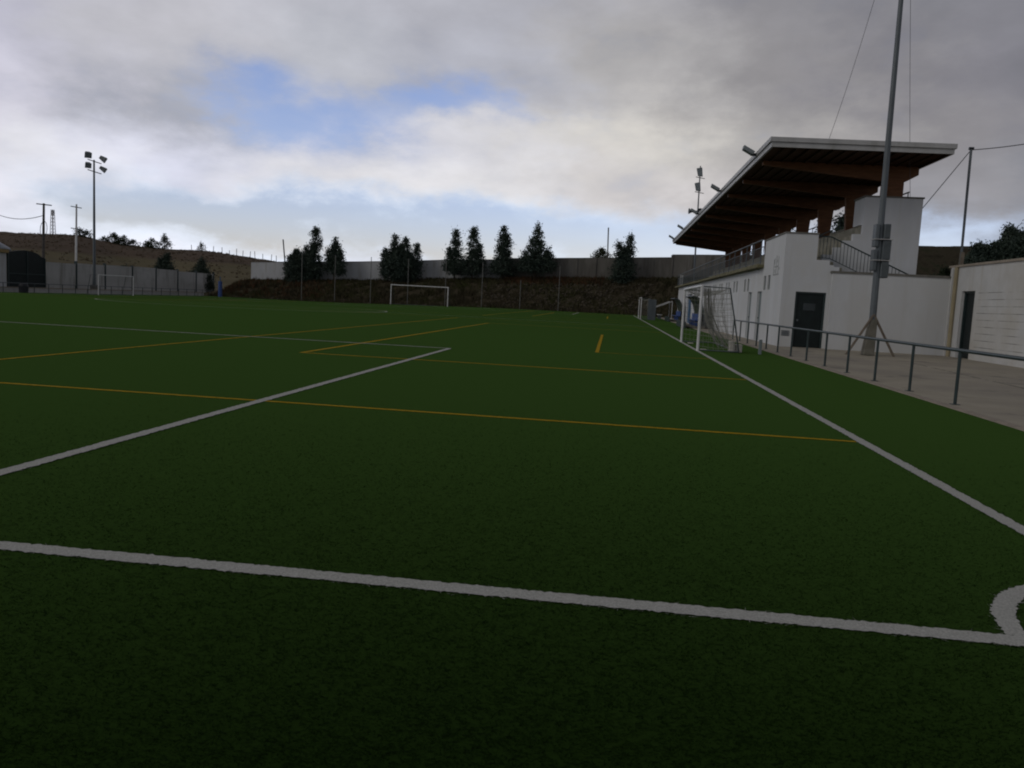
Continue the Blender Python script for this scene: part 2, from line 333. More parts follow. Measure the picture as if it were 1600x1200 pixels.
# parapet tower
m = MB(); m.box(FX, FX+.25, 29.45, 33.4, 3.22, 4.36); m.box(FX, 4.95, 29.2, 29.45, 3.40, 4.36); m.box(4.7, 4.95, 29.45, 30.6, 3.40, 4.36); m.box(FX+.25, 4.0+.5, 33.15, 33.4, 3.22, 4.36)
m.build('parapet', M['white_wall'], st)
m = MB(); m.box(FX-.03, FX+.28, 29.17, 33.43, 4.36, 4.42); m.box(FX+.28, 4.98, 29.17, 29.48, 4.36, 4.42); m.box(4.67, 4.98, 29.48, 30.6, 4.36, 4.42); m.build('parapet_coping', M['cap'], st)
m = MB()   # faded painted emblem on the tower front
for yy, z0, z1 in ((30.0,3.0,3.1),(30.2,2.85,3.55),(30.45,3.3,3.42),(30.62,2.82,3.6),(30.85,2.9,3.05),(30.95,3.25,3.5),(31.1,2.85,3.45)): m.box(FX-.006, FX+.002, yy, yy+.1, z0, z1)
m.box(FX-.005, FX+.002, 30.1, 31.2, 2.80, 2.86); m.box(FX-.005, FX+.002, 30.3, 31.0, 3.12, 3.18); m.build('wall_emblem', M['emblem'], st)
# floor slab, tiers, end block, back wall
MB().box(3.45, 4.02, 33.42, 80.5, 3.222, 3.36).build('floor_slab', M['slab'], st, bevel=.01)
MB().box(4.02, 5.55, 30.62, 79, 3.222, 3.355).build('walkway', M['tier'], st)
TX = [(5.55,3.68),(5.9,3.98),(6.25,4.26),(6.6,4.53),(6.96,4.95)]
for i, (tx, tz) in enumerate(TX):
    x1 = TX[i+1][0] if i < 4 else 8.88
    MB().box(tx, x1+.02*(i < 4), 30.72, 79, 3.222+.001*i if i == 0 else TX[i-1][1]-.3, tz).build('seating_tier', M['tier'], st, bevel=.01)
for yy in range(34, 78, 6):
    pass
poly = [(5.45,2.75),(9.05,2.75),(9.05,6.0),(6.9,6.0),(6.9,4.55),(6.55,4.55),(6.55,4.28),(6.2,4.28),(6.2,4.0),(5.86,4.0),(5.86,3.70),(5.45,3.70)]
MB().prism(poly, 30.45, 30.70).build('stepped_end_wall', M['white_wall'], st)
m = MB(); m.box(6.9, 7.15, 30.70, 31.9, 4.951, 6.0); m.box(8.8, 9.05, 30.70, 31.9, 3, 6.0); m.box(7.15, 8.8, 31.65, 31.9, 4.951, 6.0); m.box(7.15, 8.8, 30.70, 31.65, 5.9, 6.0); m.build('end_block', M['white_wall'], st)
MB().box(6.86, 9.09, 30.41, 31.94, 6.001, 6.06).build('block_coping', M['cap'], st)
MB().box(8.9, 9.05, 31.9, 79, 0, 5.78).build('back_wall', M['panel'], st)
m = MB(); m.tube([(8.97,31.9,6.45),(8.97,79,6.45)], .03, 6)
for k in range(24): m.tube([(8.97,32+2*k,5.78),(8.97,32+2*k,6.45)], .022, 5)
m.build('back_railing', M['green_metal'], st)
m = MB(); m.box(FX, FX+.35, 78.7, 79, 3.36, 4.45); m.box(FX+.25, 8.9, 78.75, 79, 0, 3.22); m.build('far_end_wall', M['white_wall'], st)
# front railing of the balcony
m = MB(); m.tube([(3.62,33.45,4.42),(3.62,79,4.42)], .032, 6); m.tube([(3.62,33.45,3.48),(3.62,79,3.48)], .018, 5); m.tube([(3.62,33.45,4.1),(3.62,79,4.1)], .015, 5)
for k in range(24): m.box(3.60, 3.64, 33.6+1.97*k, 33.64+1.97*k, 3.36, 4.41)
for k in range(150): m.box(3.613, 3.627, 33.6+.30*k, 33.612+.30*k, 3.47, 4.11)
m.build('balcony_railing', M['grey_metal'], st)
# external stair behind the low wall
m = MB()
for k in range(8): m.box(4.98+.34*k+.3, 5.34+.34*k+.3, 29.47, 30.43, 1.0, 3.36-.205*k)
m.box(4.96, 5.28, 29.47, 30.6, 1.0, 3.38); m.build('stair', M['tier'], st)
m = MB(); m.tube([(4.98,29.32,4.31),(5.45,29.32,4.30),(8.7,29.32,2.86)], .028, 6); m.tube([(4.98,29.32,3.50),(5.45,29.32,3.48),(7.4,29.32,2.62)], .016, 5); m.tube([(5.0,29.32,4.33),(5.9,30.3,4.75)], .02, 5)
for k in range(24):
    xx = 5.05+.13*k; zt_ = 4.30-max(0, xx-5.45)*.443; zl = 3.48-max(0, xx-5.45)*.441; m.box(xx-.009, xx+.009, 29.31, 29.33, zl, zt_)
m.build('stair_railing', M['green_metal'], st)
# timber columns and beams, roof deck with fascia
for k in range(10):
    yy = 31.05+5.0*k; zb = 6.06 if k == 0 else 4.951; c0, c1 = (7.62, 8.42) if k == 0 else (7.58, 8.34)
    n0 = c0+(0 if k == 0 else .13); n1 = c1-(0 if k == 0 else .14)
    MB().hexa([(n0,yy-.13,zb),(n1,yy-.13,zb),(n1,yy+.13,zb),(n0,yy+.13,zb),(c0,yy-.13,6.80),(c1,yy-.13,6.80),(c1,yy+.13,6.80),(c0,yy+.13,6.80)]).build('column', M['glulam'], st)
    zr0, zr1 = 7.36, 7.30
    MB().prism([(2.95,zr0),(2.95,zr0-.16),(7.5,6.72),(8.5,6.72),(8.95,6.98),(8.95,zr1)], yy-.105, yy+.105).build('roof_beam', M['glulam'], st)
for yy in ():
    pass
def roofz(x): return 7.40-(x-2.72)*.012
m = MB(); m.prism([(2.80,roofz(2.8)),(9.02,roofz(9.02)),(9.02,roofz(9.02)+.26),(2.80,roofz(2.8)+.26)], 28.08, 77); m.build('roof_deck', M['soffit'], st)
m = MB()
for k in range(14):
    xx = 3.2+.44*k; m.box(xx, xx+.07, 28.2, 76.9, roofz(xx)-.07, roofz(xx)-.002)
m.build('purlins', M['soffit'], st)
m = MB()
m.prism([(2.72,7.36),(9.10,7.28),(9.10,7.46),(2.72,7.54)], 28.02, 28.08); m.prism([(2.66,7.545),(9.16,7.465),(9.16,7.63),(2.66,7.71)], 27.96, 28.08)
m.prism([(2.72,7.36),(2.80,7.36),(2.80,7.54),(2.72,7.54)], 28.08, 77.06); m.prism([(2.66,7.545),(2.80,7.545),(2.80,7.71),(2.66,7.71)], 28.08, 77.1)
m.prism([(9.02,7.28),(9.10,7.28),(9.10,7.46),(9.02,7.46)], 28.08, 77.06); m.prism([(9.02,7.465),(9.16,7.465),(9.16,7.63),(9.02,7.63)], 28.08, 77.1)
m.prism([(2.72,7.36),(9.10,7.28),(9.10,7.46),(2.72,7.54)], 77.0, 77.06)
m.build('fascia', M['fascia'], st)
MB().prism([(2.80,7.67),(9.02,7.59),(9.02,7.62),(2.80,7.70)], 28.08, 77.0).build('roof_sheet', M['fascia'], st)
# floodlights on the roof edge
spots = [(31.1,'nearest roof floodlight, above the white parapet tower'),(41.8,'second roof floodlight from the near corner of the grandstand roof'),(53.1,'middle of the five roof floodlights, below the horn loudspeakers in view'),(64.3,'fourth roof floodlight along the grandstand eave'),(74.4,'farthest roof floodlight, at the far corner of the grandstand roof')]
def roof_lamp(y, label):
    t = thing('roof_floodlight', label, 'floodlight', (2.66, y, 7.62), 'floodlights along the grandstand roof edge')
    m = MB(); m.hexa([(2.12,y-.2,7.80),(2.52,y-.2,7.58),(2.52,y+.2,7.58),(2.12,y+.2,7.80),(2.15,y-.2,7.95),(2.60,y-.2,7.71),(2.60,y+.2,7.71),(2.15,y+.2,7.95)])
    m.build('housing', M['lamp_body'], t, bevel=.012)
    m = MB(); m.hexa([(2.14,y-.17,7.783),(2.49,y-.17,7.590),(2.49,y+.17,7.590),(2.14,y+.17,7.783),(2.143,y-.17,7.79),(2.493,y-.17,7.597),(2.493,y+.17,7.597),(2.143,y+.17,7.79)]); m.build('lamp_glass', M['lamp_glass'], t)
    m = MB(); m.box(2.45, 2.66, y-.05, y+.05, 7.56, 7.66); m.build('bracket', M['dark_metal'], t); return t
for yy, lb in spots: roof_lamp(yy, lb)

# ---------------------------------------------------------------- low wall, block building, service mast, rail
t = thing('boundary_wall', 'low white rendered wall with grey coping behind the tall mast', 'wall', (7.9, 28.7, 0))
MB().box(5.55, 9.895, 29.0, 29.19, 0, 2.92).build('wall', M['white_wall'], t); MB().box(5.50, 9.895, 28.96, 29.23, 2.921, 3.0).build('coping', M['cap'], t)

t = thing('block_building', 'white painted block building with narrow dark door at right edge', 'building', (12, 22, 0))
BX = 9.9
def block_mat():
    m = M['white_block'].copy(); m.name = 'coursed_block'; nt = m.node_tree; bs = nt.nodes['Principled BSDF']
    tc = nt.nodes.new('ShaderNodeTexCoord'); mp = nt.nodes.new('ShaderNodeMapping'); mp.inputs['Rotation'].default_value = (0, 0, 0)
    sp = nt.nodes.new('ShaderNodeSeparateXYZ'); cb = nt.nodes.new('ShaderNodeCombineXYZ'); nt.links.new(tc.outputs['Object'], sp.inputs[0])
    nt.links.new(sp.outputs['Y'], cb.inputs[0]); nt.links.new(sp.outputs['Z'], cb.inputs[1])
    br = nt.nodes.new('ShaderNodeTexBrick'); nt.links.new(cb.outputs[0], br.inputs['Vector']); br.inputs['Scale'].default_value = 1; br.inputs['Brick Width'].default_value = 40.; br.inputs['Row Height'].default_value = .235; br.inputs['Mortar Size'].default_value = .011
    br.inputs['Mortar Smooth'].default_value = .4
    n = nt.nodes.new('ShaderNodeTexNoise'); n.inputs['Scale'].default_value = 1.1; n.inputs['Detail'].default_value = 3; nt.links.new(tc.outputs['Object'], n.inputs['Vector'])
    a = nt.nodes.new('ShaderNodeMapRange'); nt.links.new(n.outputs['Fac'], a.inputs[0]); a.inputs[1].default_value = .36; a.inputs[2].default_value = .6
    ml = nt.nodes.new('ShaderNodeMath'); ml.operation = 'MULTIPLY'; nt.links.new(br.outputs['Fac'], ml.inputs[0]); nt.links.new(a.outputs[0], ml.inputs[1])
    mx = nt.nodes.new('ShaderNodeMix'); mx.data_type = 'RGBA'; nt.links.new(ml.outputs[0], mx.inputs[0]); old = bs.inputs['Base Color'].links[0].from_socket
    nt.links.new(old, mx.inputs[6]); mx.inputs[7].default_value = (.13,.125,.11,1); nt.links.new(mx.outputs[2], bs.inputs['Base Color']); return m
M['course'] = block_mat()
m = MB(); m.box(BX, BX+.3, 8, 29.3, 2.43, 3.32); m.box(BX, BX+.3, 28.11, 29.3, 0, 2.43); m.box(BX, BX+.3, 26.75, 27.01, 0, 2.43)
m.box(BX+.3, 18, 29.0, 29.3, 0, 3.32); m.build('wall', M['white_block'], t)
MB().box(BX, BX+.3, 8, 26.75, 0, 2.429).build('block_wall', M['course'], t)
MB().box(BX-.06, 18, 7.9, 29.36, 3.321, 3.40).build('coping', M['kerb'], t)
d_ = MB().box(BX+.16, BX+.22, 27.01, 28.11, .02, 2.429).build('door', M['dark_door'], t); d_['label'] = 'narrow dark door'
MB().box(BX+.12, BX+.159, 27.1, 27.17, 1.02, 1.1).build('handle', M['grey_metal'], d_); m = MB(); m.box(BX+.10, BX+.158, 27.01, 27.07, .02, 2.42); m.box(BX+.10, BX+.158, 28.05, 28.11, .02, 2.42); m.box(BX+.10, BX+.158, 27.07, 28.05, 2.36, 2.42); m.build('door_frame', M['green_metal'], d_)
MB().box(BX-.10, BX-.001, 28.86, 28.99, 0, 3.32).build('pilaster', M['white_block'], t)
M['stain'] = pmat('stained_render', (.36,.31,.20), (.25,.21,.13), 2.5, .9, 0, stretch=(1,1,.3))
MB().tube([(BX-.07,28.6,0),(BX-.07,28.6,3.31)], .075, 8).build('drainpipe', M['stain'], t)

t = thing('lighting_mast', 'very tall grey steel mast with braced foot behind the pitch rail', 'mast', (6.15, 25.7, 0))
m = MB(); m.tube([(6.16,25.7,0),(6.09,25.7,7.6),(6.03,25.7,16.5)], [.125,.095,.06], 10); m.build('pole', M['grey_metal'], t, smooth=False)
MB().hexa([(5.90,25.5,.02),(6.26,25.5,.02),(6.26,25.9,.02),(5.90,25.9,.02),(6.05,25.57,1.25),(6.28,25.57,1.25),(6.28,25.83,1.25),(6.05,25.83,1.25)]).build('footing', M['pole_base'], t, bevel=.02)
for px, py in ((5.28,25.35),(6.95,25.65)): MB().tube([(px,py,0),(6.15,25.62,1.42)], .042, 6).build('brace', M['old_brace'], t)
for z0, z1, x0, x1 in ((2.66,3.22,6.2,6.44),(3.27,3.92,6.2,6.46),(3.97,4.46,6.2,6.40)):
    c_ = MB().box(x0, x1, 25.5, 25.9, z0, z1).build('cabinet', M['grey_metal'], t, bevel=.015); MB().box(x0+.02, x1-.02, 25.475, 25.499, z0+.03, z1-.03).build('cabinet_door', M['cab'], c_)
for z0, z1 in ((2.9,3.6),(3.7,4.45)): MB().box(5.93, 6.05, 25.52, 25.88, z0, z1).build('cabinet', M['grey_metal'], t, bevel=.015)
for zz in (3.245, 3.945): MB().box(5.9, 6.5, 25.45, 25.92, zz-.012, zz+.012).build('strap', M['fascia'], t)
m = MB(); m.tube([(5.1,25.7,15.9),(7.0,25.7,15.9)], .05, 6); m.build('crossarm', M['grey_metal'], t)
for xx in (5.2, 6.9): MB().box(xx-.25, xx+.25, 25.45, 25.75, 15.95, 16.4).build('floodlight', M['dark_metal'], t, bevel=.02)

def catenary(p, q, sag, n=16):
    p, q = Vector(p), Vector(q); return [p.lerp(q, i/n)-Vector((0,0,4*sag*(i/n)*(1-i/n))) for i in range(n+1)]
tag(MB().tube(catenary((6.03,25.7,16.0),(5.0,29.5,7.70),.5), .008, 5).build('cable', M['thin_cable']), 'thin dark cable from tall mast down onto grandstand roof', 'cable')
tag(MB().tube(catenary((6.03,25.7,15.6),(8.55,30.45,6.02),.35), .008, 5).build('cable', M['thin_cable']), 'thin dark cable from tall mast down to white end block', 'cable')

t = thing('pitch_railing', 'dark green pipe railing between concrete apron and turf', 'railing', (2.78, 20, 0))
for k in range(16):
    yy = 4.06+2.01*k-(.45 if k == 2 else 0); MB().tube([(2.78,yy,.02),(2.78,yy,.85)], .027, 8).box(2.72, 2.84, yy-.06, yy+.06, .012, .022).build('post', M['green_metal'], t)
MB().tube([(2.78,3.0,.875),(2.78,34.25,.875)], .03, 8).build('rail', M['green_metal'], t)
m = MB()   # drain slot, leaf litter in it
for k in range(46):
    yy = 13.0+.2*k+random.uniform(0, .06)
    if random.random() < .75: m.box(6.02+.012*k-.25+random.uniform(-.02, .02), 6.06+.012*k-.25+random.uniform(0, .05), yy, yy+random.uniform(.05, .2), .011, .016)
struct(m.build('drain_gap', M['pole_base']))

# small bollard at goal, plastic ballast blocks
tag(MB().box(1.84, 1.93, 22.25, 22.34, 0, .46).build('bollard', M['grey_door'], bevel=.01), 'short grey stub post on turf beside near goal', 'bollard')
def ballast(x, y, sx, sy, h, label):
    tag(MB().box(x, x+sx, y, y+sy, .004, h).build('ballast_block', M['ballast'], bevel=.02), label, 'weight', 'white weights holding the near goal')
ballast(.98, 22.45, .16, .3, .36, 'taller white ballast block under the goal net')
ballast(1.2, 22.6, .2, .3, .26, 'lower white ballast block against the goal ground bar')
ballast(.12, 22.75, .22, .1, .05, 'flat white marker lying beside near post of near goal')
ballast(.12, 27.0, .22, .1, .05, 'flat white marker lying inside far half of near goal')

# ---------------------------------------------------------------- goals
def goal(name, label, base, width, h, dirv, depth_t, depth_b, r, net=True, sag=.25, group='football goals'):
    """posts along +Y or X; dirv = direction of the net"""
    bx, by, bz = base; t = thing(name, label, 'goal', base, group)
    ax = Vector((0,1,0)) if abs(dirv[0]) > .5 else Vector((1,0,0)); dv = Vector(dirv); o = Vector(base)
    P = lambda u, d, z: o+ax*u+dv*d+Vector((0,0,z))
    for u in (0, width): MB().tube([P(u,0,0),P(u,0,h)], r, 10).build('post', M['white_paint'], t)
    MB().tube([P(-r,0,h+r*.2),P(width+r,0,h+r*.2)], r, 10).build('crossbar', M['white_paint'], t)
    if depth_t:
        for u in (0, width): MB().tube([P(u,r,h),P(u,depth_t,h-.02),P(u,depth_b,.05)], .022, 6).build('net_support', M['green_metal'], t)
        m = MB(); m.tube([P(0,depth_b,.04),P(width,depth_b,.04)], .02, 6)
        for u in (0, width): m.tube([P(u,0,.04),P(u,depth_b,.04)], .02, 6)
        m.build('ground_bar', M['grey_metal'], t)
    if net:
        m = MB(); nu, nv = int(width/.16), int((depth_t+h*1.1)/.16)
        def prof(u, s):
            sg = sag*math.sin(math.pi*u/width*3)**2+.05*math.sin(u*9+s*5)
            if s < .3: k = s/.3; return P(u, depth_t*k, h-.03-sag*.9*math.sin(math.pi*k)*(.4+.6*abs(math.sin(u*1.1))))
            k = (s-.3)/.7; return P(u, depth_t*(1-k)+depth_b*k-sg*math.sin(math.pi*k)*1.4, (h-.03)*(1-k)+.04)
        for i in range(nu+1): m.tube([prof(width*i/nu, j/nv) for j in range(nv+1)], .0036, 3, caps=False)
        for j in range(nv+1): m.tube([prof(width*i/nu, j/nv) for i in range(nu+1)], .0036, 3, caps=False)
        for u in (0, width):      # side nets
            for j in range(1, 12):
                z = h*j/12; dd = depth_t+(depth_b-depth_t)*(1-z/h); m.tube([P(u,0,z),P(u,dd*.5,z-.06),P(u,dd,z)], .006, 3, caps=False)
            for j in range(1, 8):
                d = depth_t*j/7; m.tube([P(u,d*1.3,.04),P(u,d,h-.03)], .006, 3, caps=False)
        # net gathered into a hanging bundle at the near side
        if name == 'small_goal' and base[1] < 40:
            for q in range(10):
                u0 = random.uniform(0, .5); d0 = random.uniform(.05, .45)
                m.tube([P(u0*.3+.05,.06+d0*.5,h-.05),P(u0+.1,.14+d0*.55,h*.6),P(u0+.15,.32+d0*.8,h*.3),P(u0+.2,.62+d0*1.1,.12)], .010, 4, caps=False)
        m.build('net', M['net'], t)
    return t
goal('small_goal', 'nearest white seven a side goal with sagging net on right touchline', (0,22.3,0), 6, 2, (1,0,0), .85, 1.25, .045)
goal('small_goal', 'distant white seven a side goal on right touchline by the dugouts', (0,73.6,0), 6, 2, (1,0,0), .85, 1.3, .045)
z_ = float(zp(-W, 76))
goal('small_goal', 'white seven a side goal on left touchline before pale panel wall', (-W,72.8,z_), 6, 2, (-1,0,0), .85, 1.25, .045, net=False)
goal('full_size_goal', 'full size white goal at far end of the pitch', (GX-3.66,L,float(zp(GX,L))), 7.32, 2.44, (0,1,0), .9, 1.7, .06, net=False)
tag(MB().box(.62, 1.35, 73.2, 73.5, 0, 1.9).build('rolled_net_panel', M['grey_metal']), 'grey upright panel standing beside the distant touchline goal', 'panel')

# ---------------------------------------------------------------- dugouts
def dugout(label, x, y0, y1, frame_m, seatz):
    t = thing('dugout', label, 'dugout', (x, y0, 0), 'team dugouts by the grandstand')
    prof = [(x+.0,2.08),(x+.24,2.06),(x+.45,1.9),(x+.62,1.6),(x+.76,1.1),(x+.83,.55),(x+.85,.1)]
    m = MB(); n = len(prof)
    for (a, az), (c, cz) in zip(prof[:-1], prof[1:]): m.hexa([(a,y0,az),(c,y0,cz),(c,y1,cz),(a,y1,az),(a+.015,y0,az+.03),(c+.03,y0,cz+.015),(c+.03,y1,cz+.015),(a+.015,y1,az+.03)])
    m.build('canopy', M['canopy'], t)
    m = MB()
    for yy in (y0, (y0+y1)/2, y1): m.tube([(p, yy, z-.03) for p, z in prof], .03, 6)
    m.tube([(x+.0,y0,2.06),(x+.0,y1,2.06)], .03, 6); m.build('frame', frame_m, t)
    m = MB(); m.box(x+.05, x+.88, y0-.05, y1+.05, .013, .16); m.build('base', M['grey_wall'], t)
    for k in range(int((y1-y0)/.62)):
        yy = y0+.18+.62*k; m = MB(); m.box(x+.22, x+.62, yy, yy+.45, .50, .55); m.box(x+.57, x+.63, yy, yy+.45, .55, .95); m.box(x+.4, x+.46, yy+.2, yy+.25, .16, .50); m.build('seat', M['blue_seat'], t, bevel=.015)
    m = MB(); m.box(x-.42, x-.34, y0-.3, y1+.2, .006, .42); m.build('front_panel', M['green_metal'], t)
    return t
dugout('nearer dugout with smoky curved canopy, seen through the near goal', 2.34, 49.5, 55.5, M['grey_metal'], .5)
dugout('farther dugout with curved canopy, behind the near goal far post', 2.72, 69.5, 74.5, M['grey_metal'], .5)
t = thing('bench_shelter', 'small open white framed bench shelter beyond the dugouts', 'shelter', (1.3, 76, 0))
m = MB(); m.tube([(1.5,80,.02),(1.5,80,1.12)], .04, 6); m.tube([(1.5,80,1.12),(3.3,80,1.85)], .05, 6); m.tube([(1.5,84,.02),(1.5,84,1.12)], .04, 6); m.tube([(1.5,84,1.12),(3.3,84,1.85)], .05, 6); m.tube([(1.5,80,1.12),(1.5,84,1.12)], .04, 6); m.tube([(3.3,80,.02),(3.3,80,1.85)], .04, 6); m.tube([(3.3,84,.02),(3.3,84,1.85)], .04, 6); m.build('frame', M['old_white'], t)
MB().hexa([(1.6,80.1,1.08),(3.2,80.1,1.74),(3.2,83.9,1.74),(1.6,83.9,1.08),(1.6,80.1,1.1),(3.2,80.1,1.76),(3.2,83.9,1.76),(1.6,83.9,1.1)]).build('roof_panel', M['canopy'], t)
MB().box(2.0, 2.4, 80.3, 83.7, .42, .47).build('bench', M['white_paint'], t); m = MB(); [m.box(2.1, 2.3, q, q+.08, .013, .42) for q in (80.5, 83.4)]; m.build('bench_leg', M['grey_metal'], t)

# ---------------------------------------------------------------- mast with horns at far end
t = thing('floodlight_mast', 'grey floodlight mast with horn loudspeakers rising behind the grandstand roof', 'mast', (6.1, 90, 0))
MB().tube([(6.25,90,0),(6.0,90,16.9)], [.12,.06], 8).build('pole', M['grey_metal'], t)
for z, dx in ((16.2, .05), (14.6, -.05)):
    MB().tube([(5.6,90,z-.5),(6.6,90.3,z-.62)], .04, 5).build('crossarm', M['dark_metal'], t)
    f_ = MB().hexa([(5.72+dx,89.75,z-.45),(6.25+dx,89.65,z-.52),(6.22+dx,90.0,z-.42),(5.78+dx,90.1,z-.35),(5.5+dx,89.6,z+.36),(6.12+dx,89.5,z+.46),(6.02+dx,89.85,z+.52),(5.6+dx,89.95,z+.44)]).build('floodlight', M['lamp_body'], t, bevel=.03)
    MB().hexa([(5.77+dx,89.69,z-.36),(6.16+dx,89.6,z-.42),(6.16+dx,89.63,z-.42),(5.77+dx,89.72,z-.36),(5.60+dx,89.56,z+.28),(6.05+dx,89.47,z+.36),(6.05+dx,89.5,z+.36),(5.60+dx,89.59,z+.28)]).build('lamp_glass', M['lamp_glass'], f_)
h1 = MB().tube([(6.05,90,11.95),(5.6,89.95,11.95),(5.35,89.9,11.95),(5.08,89.86,11.95)], [.10,.09,.17,.33], 12).build('horn_speaker', M['dark_metal'], t)
h2 = MB().tube([(6.1,90.1,11.95),(6.2,89.8,11.9),(6.22,89.5,11.88),(6.25,89.2,11.86)], [.10,.12,.24,.38], 12).build('horn_speaker', M['dark_metal'], t)

# ---------------------------------------------------------------- far end: net poles, walls, bank
NP = [-44.5,-39.85,-34.9,-29.8,-24.7,-19.8,-14.7,-9.65]
nlab = ['slim grey net pole before the leftmost bushy tree','slim grey net pole before the open crowned tree','slim grey net pole midway between two tree groups','slim grey net pole before the widest tree','slim grey net pole just left of the paired conical trees','slim grey net pole right of the far goal','shorter slim net pole before the rubble bank','slim grey net pole right of the conical tree']
for xx, lb in zip(NP, nlab):
    zb = float(zp(xx, 103)); top = 3.75 if xx == -14.7 else 5.85
    tag(MB().tube([(xx,103.2,zb-.2),(xx-.03,103.2,top)], .045, 6).build('net_pole', M['net_post']), lb, 'pole', 'net poles behind the far goal')

def wall_run(name, label, cat, x0, x1, y, hgt, m, step, pil=None, pilm=None, zoff=0, group=None, slope=True):
    t = thing(name, label, cat, ((x0+x1)/2, y, float(H((x0+x1)/2, y))), group); n = max(1, round((x1-x0)/step)); mb = MB(); mp = MB(); mc = MB()
    for i in range(n):
        a = x0+(x1-x0)*i/n; c = x0+(x1-x0)*(i+1)/n; za = np.interp(a, WBX, WBZ)+hgt+zoff; zc = np.interp(c, WBX, WBZ)+hgt+zoff
        if not slope: za = zc = max(za, zc)
        mb.hexa([(a,y,za-hgt-1),(c,y,zc-hgt-1),(c,y+.25,zc-hgt-1),(a,y+.25,za-hgt-1),(a,y,za),(c,y,zc),(c,y+.25,zc),(a,y+.25,za)])
        mc.hexa([(a,y-.04,za+.001),(c,y-.04,zc+.001),(c,y+.29,zc+.001),(a,y+.29,za+.001),(a,y-.04,za+.08),(c,y-.04,zc+.08),(c,y+.29,zc+.08),(a,y+.29,za+.08)])
        if pil: mp.box(a-pil/2, a+pil/2, y-.12, y-.001, za-hgt-1, za-.02)
    mb.build('wall', m, t); mc.build('coping', M['cap'], t)
    if pil: mp.build('pilasters', pilm, t)
    return t
wall_run('perimeter_wall', 'long whitewashed wall behind the trees at far end', 'wall', -56.2, -18.6, 113, 2.85, M['old_white'], 4.2)
wall_run('perimeter_wall', 'grey concrete wall with pilasters right of the conical tree', 'wall', -18.59, 5.2, 113, 3.02, M['grey_wall'], 2.6, .28, M['grey_wall'], slope=True)
wall_run('perimeter_wall', 'taller grey concrete wall stepping up behind the grandstand', 'wall', 5.21, 32, 113, 3.40, M['grey_wall'], 2.6, .28, M['grey_wall'])

# dry weeds and rubble on the bank
def tufts(n, xr, yr, hr, m, name, label, cat, zoff=0., filt=None):
    x = rng.uniform(*xr, n); y = rng.uniform(*yr, n)
    if filt is not None: k = filt(x, y); x, y = x[k], y[k]
    n = len(x); k = 7; X = np.repeat(x, k)+rng.normal(0, .14, n*k); Y = np.repeat(y, k)+rng.normal(0, .14, n*k); h = np.repeat(rng.uniform(*hr, n), k)*rng.uniform(.5, 1.1, n*k)
    Z = H(X, Y)-.1; a = rng.random(n*k)*6.283; w = .06+.05*rng.random(n*k); lx = rng.normal(0, .16, n*k)*h; ly = rng.normal(0, .16, n*k)*h
    p = np.stack([np.stack([X-np.cos(a)*w, Y-np.sin(a)*w, Z], 1), np.stack([X+np.cos(a)*w, Y+np.sin(a)*w, Z], 1), np.stack([X+lx, Y+ly, Z+h+.1], 1)], 1).reshape(-1, 3)
    return stuff(np_mesh(name, p, np.arange(len(p)).reshape(-1, 3), m), label, cat)
M['heath'] = pmat('heath_tuft', (.115,.088,.058), (.085,.067,.044), .3, .95, 0, None, 4, .1)
tufts(5200, (-58,12), (103.2,112.9), (.2,.6), M['weed'], 'dry_weeds', 'dry brown weeds covering the far bank', 'weeds')
M['rust_weed'] = pmat('rusty_weed', (.095,.052,.028), (.055,.034,.018), .5, .95, 0, None, 3, .1)
tufts(420, (-18,-4), (109.5,112.5), (.25,.7), M['rust_weed'], 'rusty_weeds', 'reddish dry weeds along top of rubble bank', 'weeds')
tufts(260, (-58,-42), (104.5,111.5), (.3,.8), M['rust_weed'], 'rusty_weeds', 'reddish dry weeds on left part of the far bank', 'weeds')
tufts(3500, (-150,-62), (100,225), (.12,.36), M['heath'], 'hill_grass', 'tall dry grass over the brown hillside', 'grass', filt=lambda x, y: (np.hypot(x-CAM[0], y-CAM[1]) > 170))
def stones(n, xr, yr, name, label):
    base = np.array([(1,0,0),(-1,0,0),(0,1,0),(0,-1,0),(0,0,1),(0,0,-1)], float); F = np.array([(0,2,4),(2,1,4),(1,3,4),(3,0,4),(2,0,5),(1,2,5),(3,1,5),(0,3,5)])
    # subdivide octahedron once
    vs = list(map(tuple, base)); fs = []; cache = {}
    def mid(i, j):
        k = (min(i,j), max(i,j))
        if k not in cache: q = (np.array(vs[i])+np.array(vs[j])); vs.append(tuple(q/np.linalg.norm(q))); cache[k] = len(vs)-1
        return cache[k]
    for a, c, d in F: p, q, r = mid(a,c), mid(c,d), mid(d,a); fs += [(a,p,r),(p,c,q),(r,q,d),(p,q,r)]
    vs = np.array(vs); fs = np.array(fs); V = []; FF = []
    for i in range(n):
        s = rng.uniform(.07,.20)*np.array([rng.uniform(.8,1.5),rng.uniform(.7,1.1),rng.uniform(.6,1.)]); x = rng.uniform(*xr); y = rng.uniform(*yr)
        v = vs*(1+rng.normal(0,.16,(len(vs),1)))*s; a = rng.random()*6.28; c_, s_ = math.cos(a), math.sin(a)
        v = np.stack([v[:,0]*c_-v[:,1]*s_+x, v[:,0]*s_+v[:,1]*c_+y, v[:,2]+float(H(x,y))+.04], 1); V.append(v); FF.append(fs+i*len(vs))
    return stuff(np_mesh(name, np.concatenate(V), np.concatenate(FF), M['stone']), label, 'stones')
stones(1300, (-21,3), (103.8,109.8), 'rubble', 'rough stone rubble facing the right part of far bank')
stones(260, (-56,-21), (103.3,105.2), 'rubble', 'loose stones along the foot of far bank')

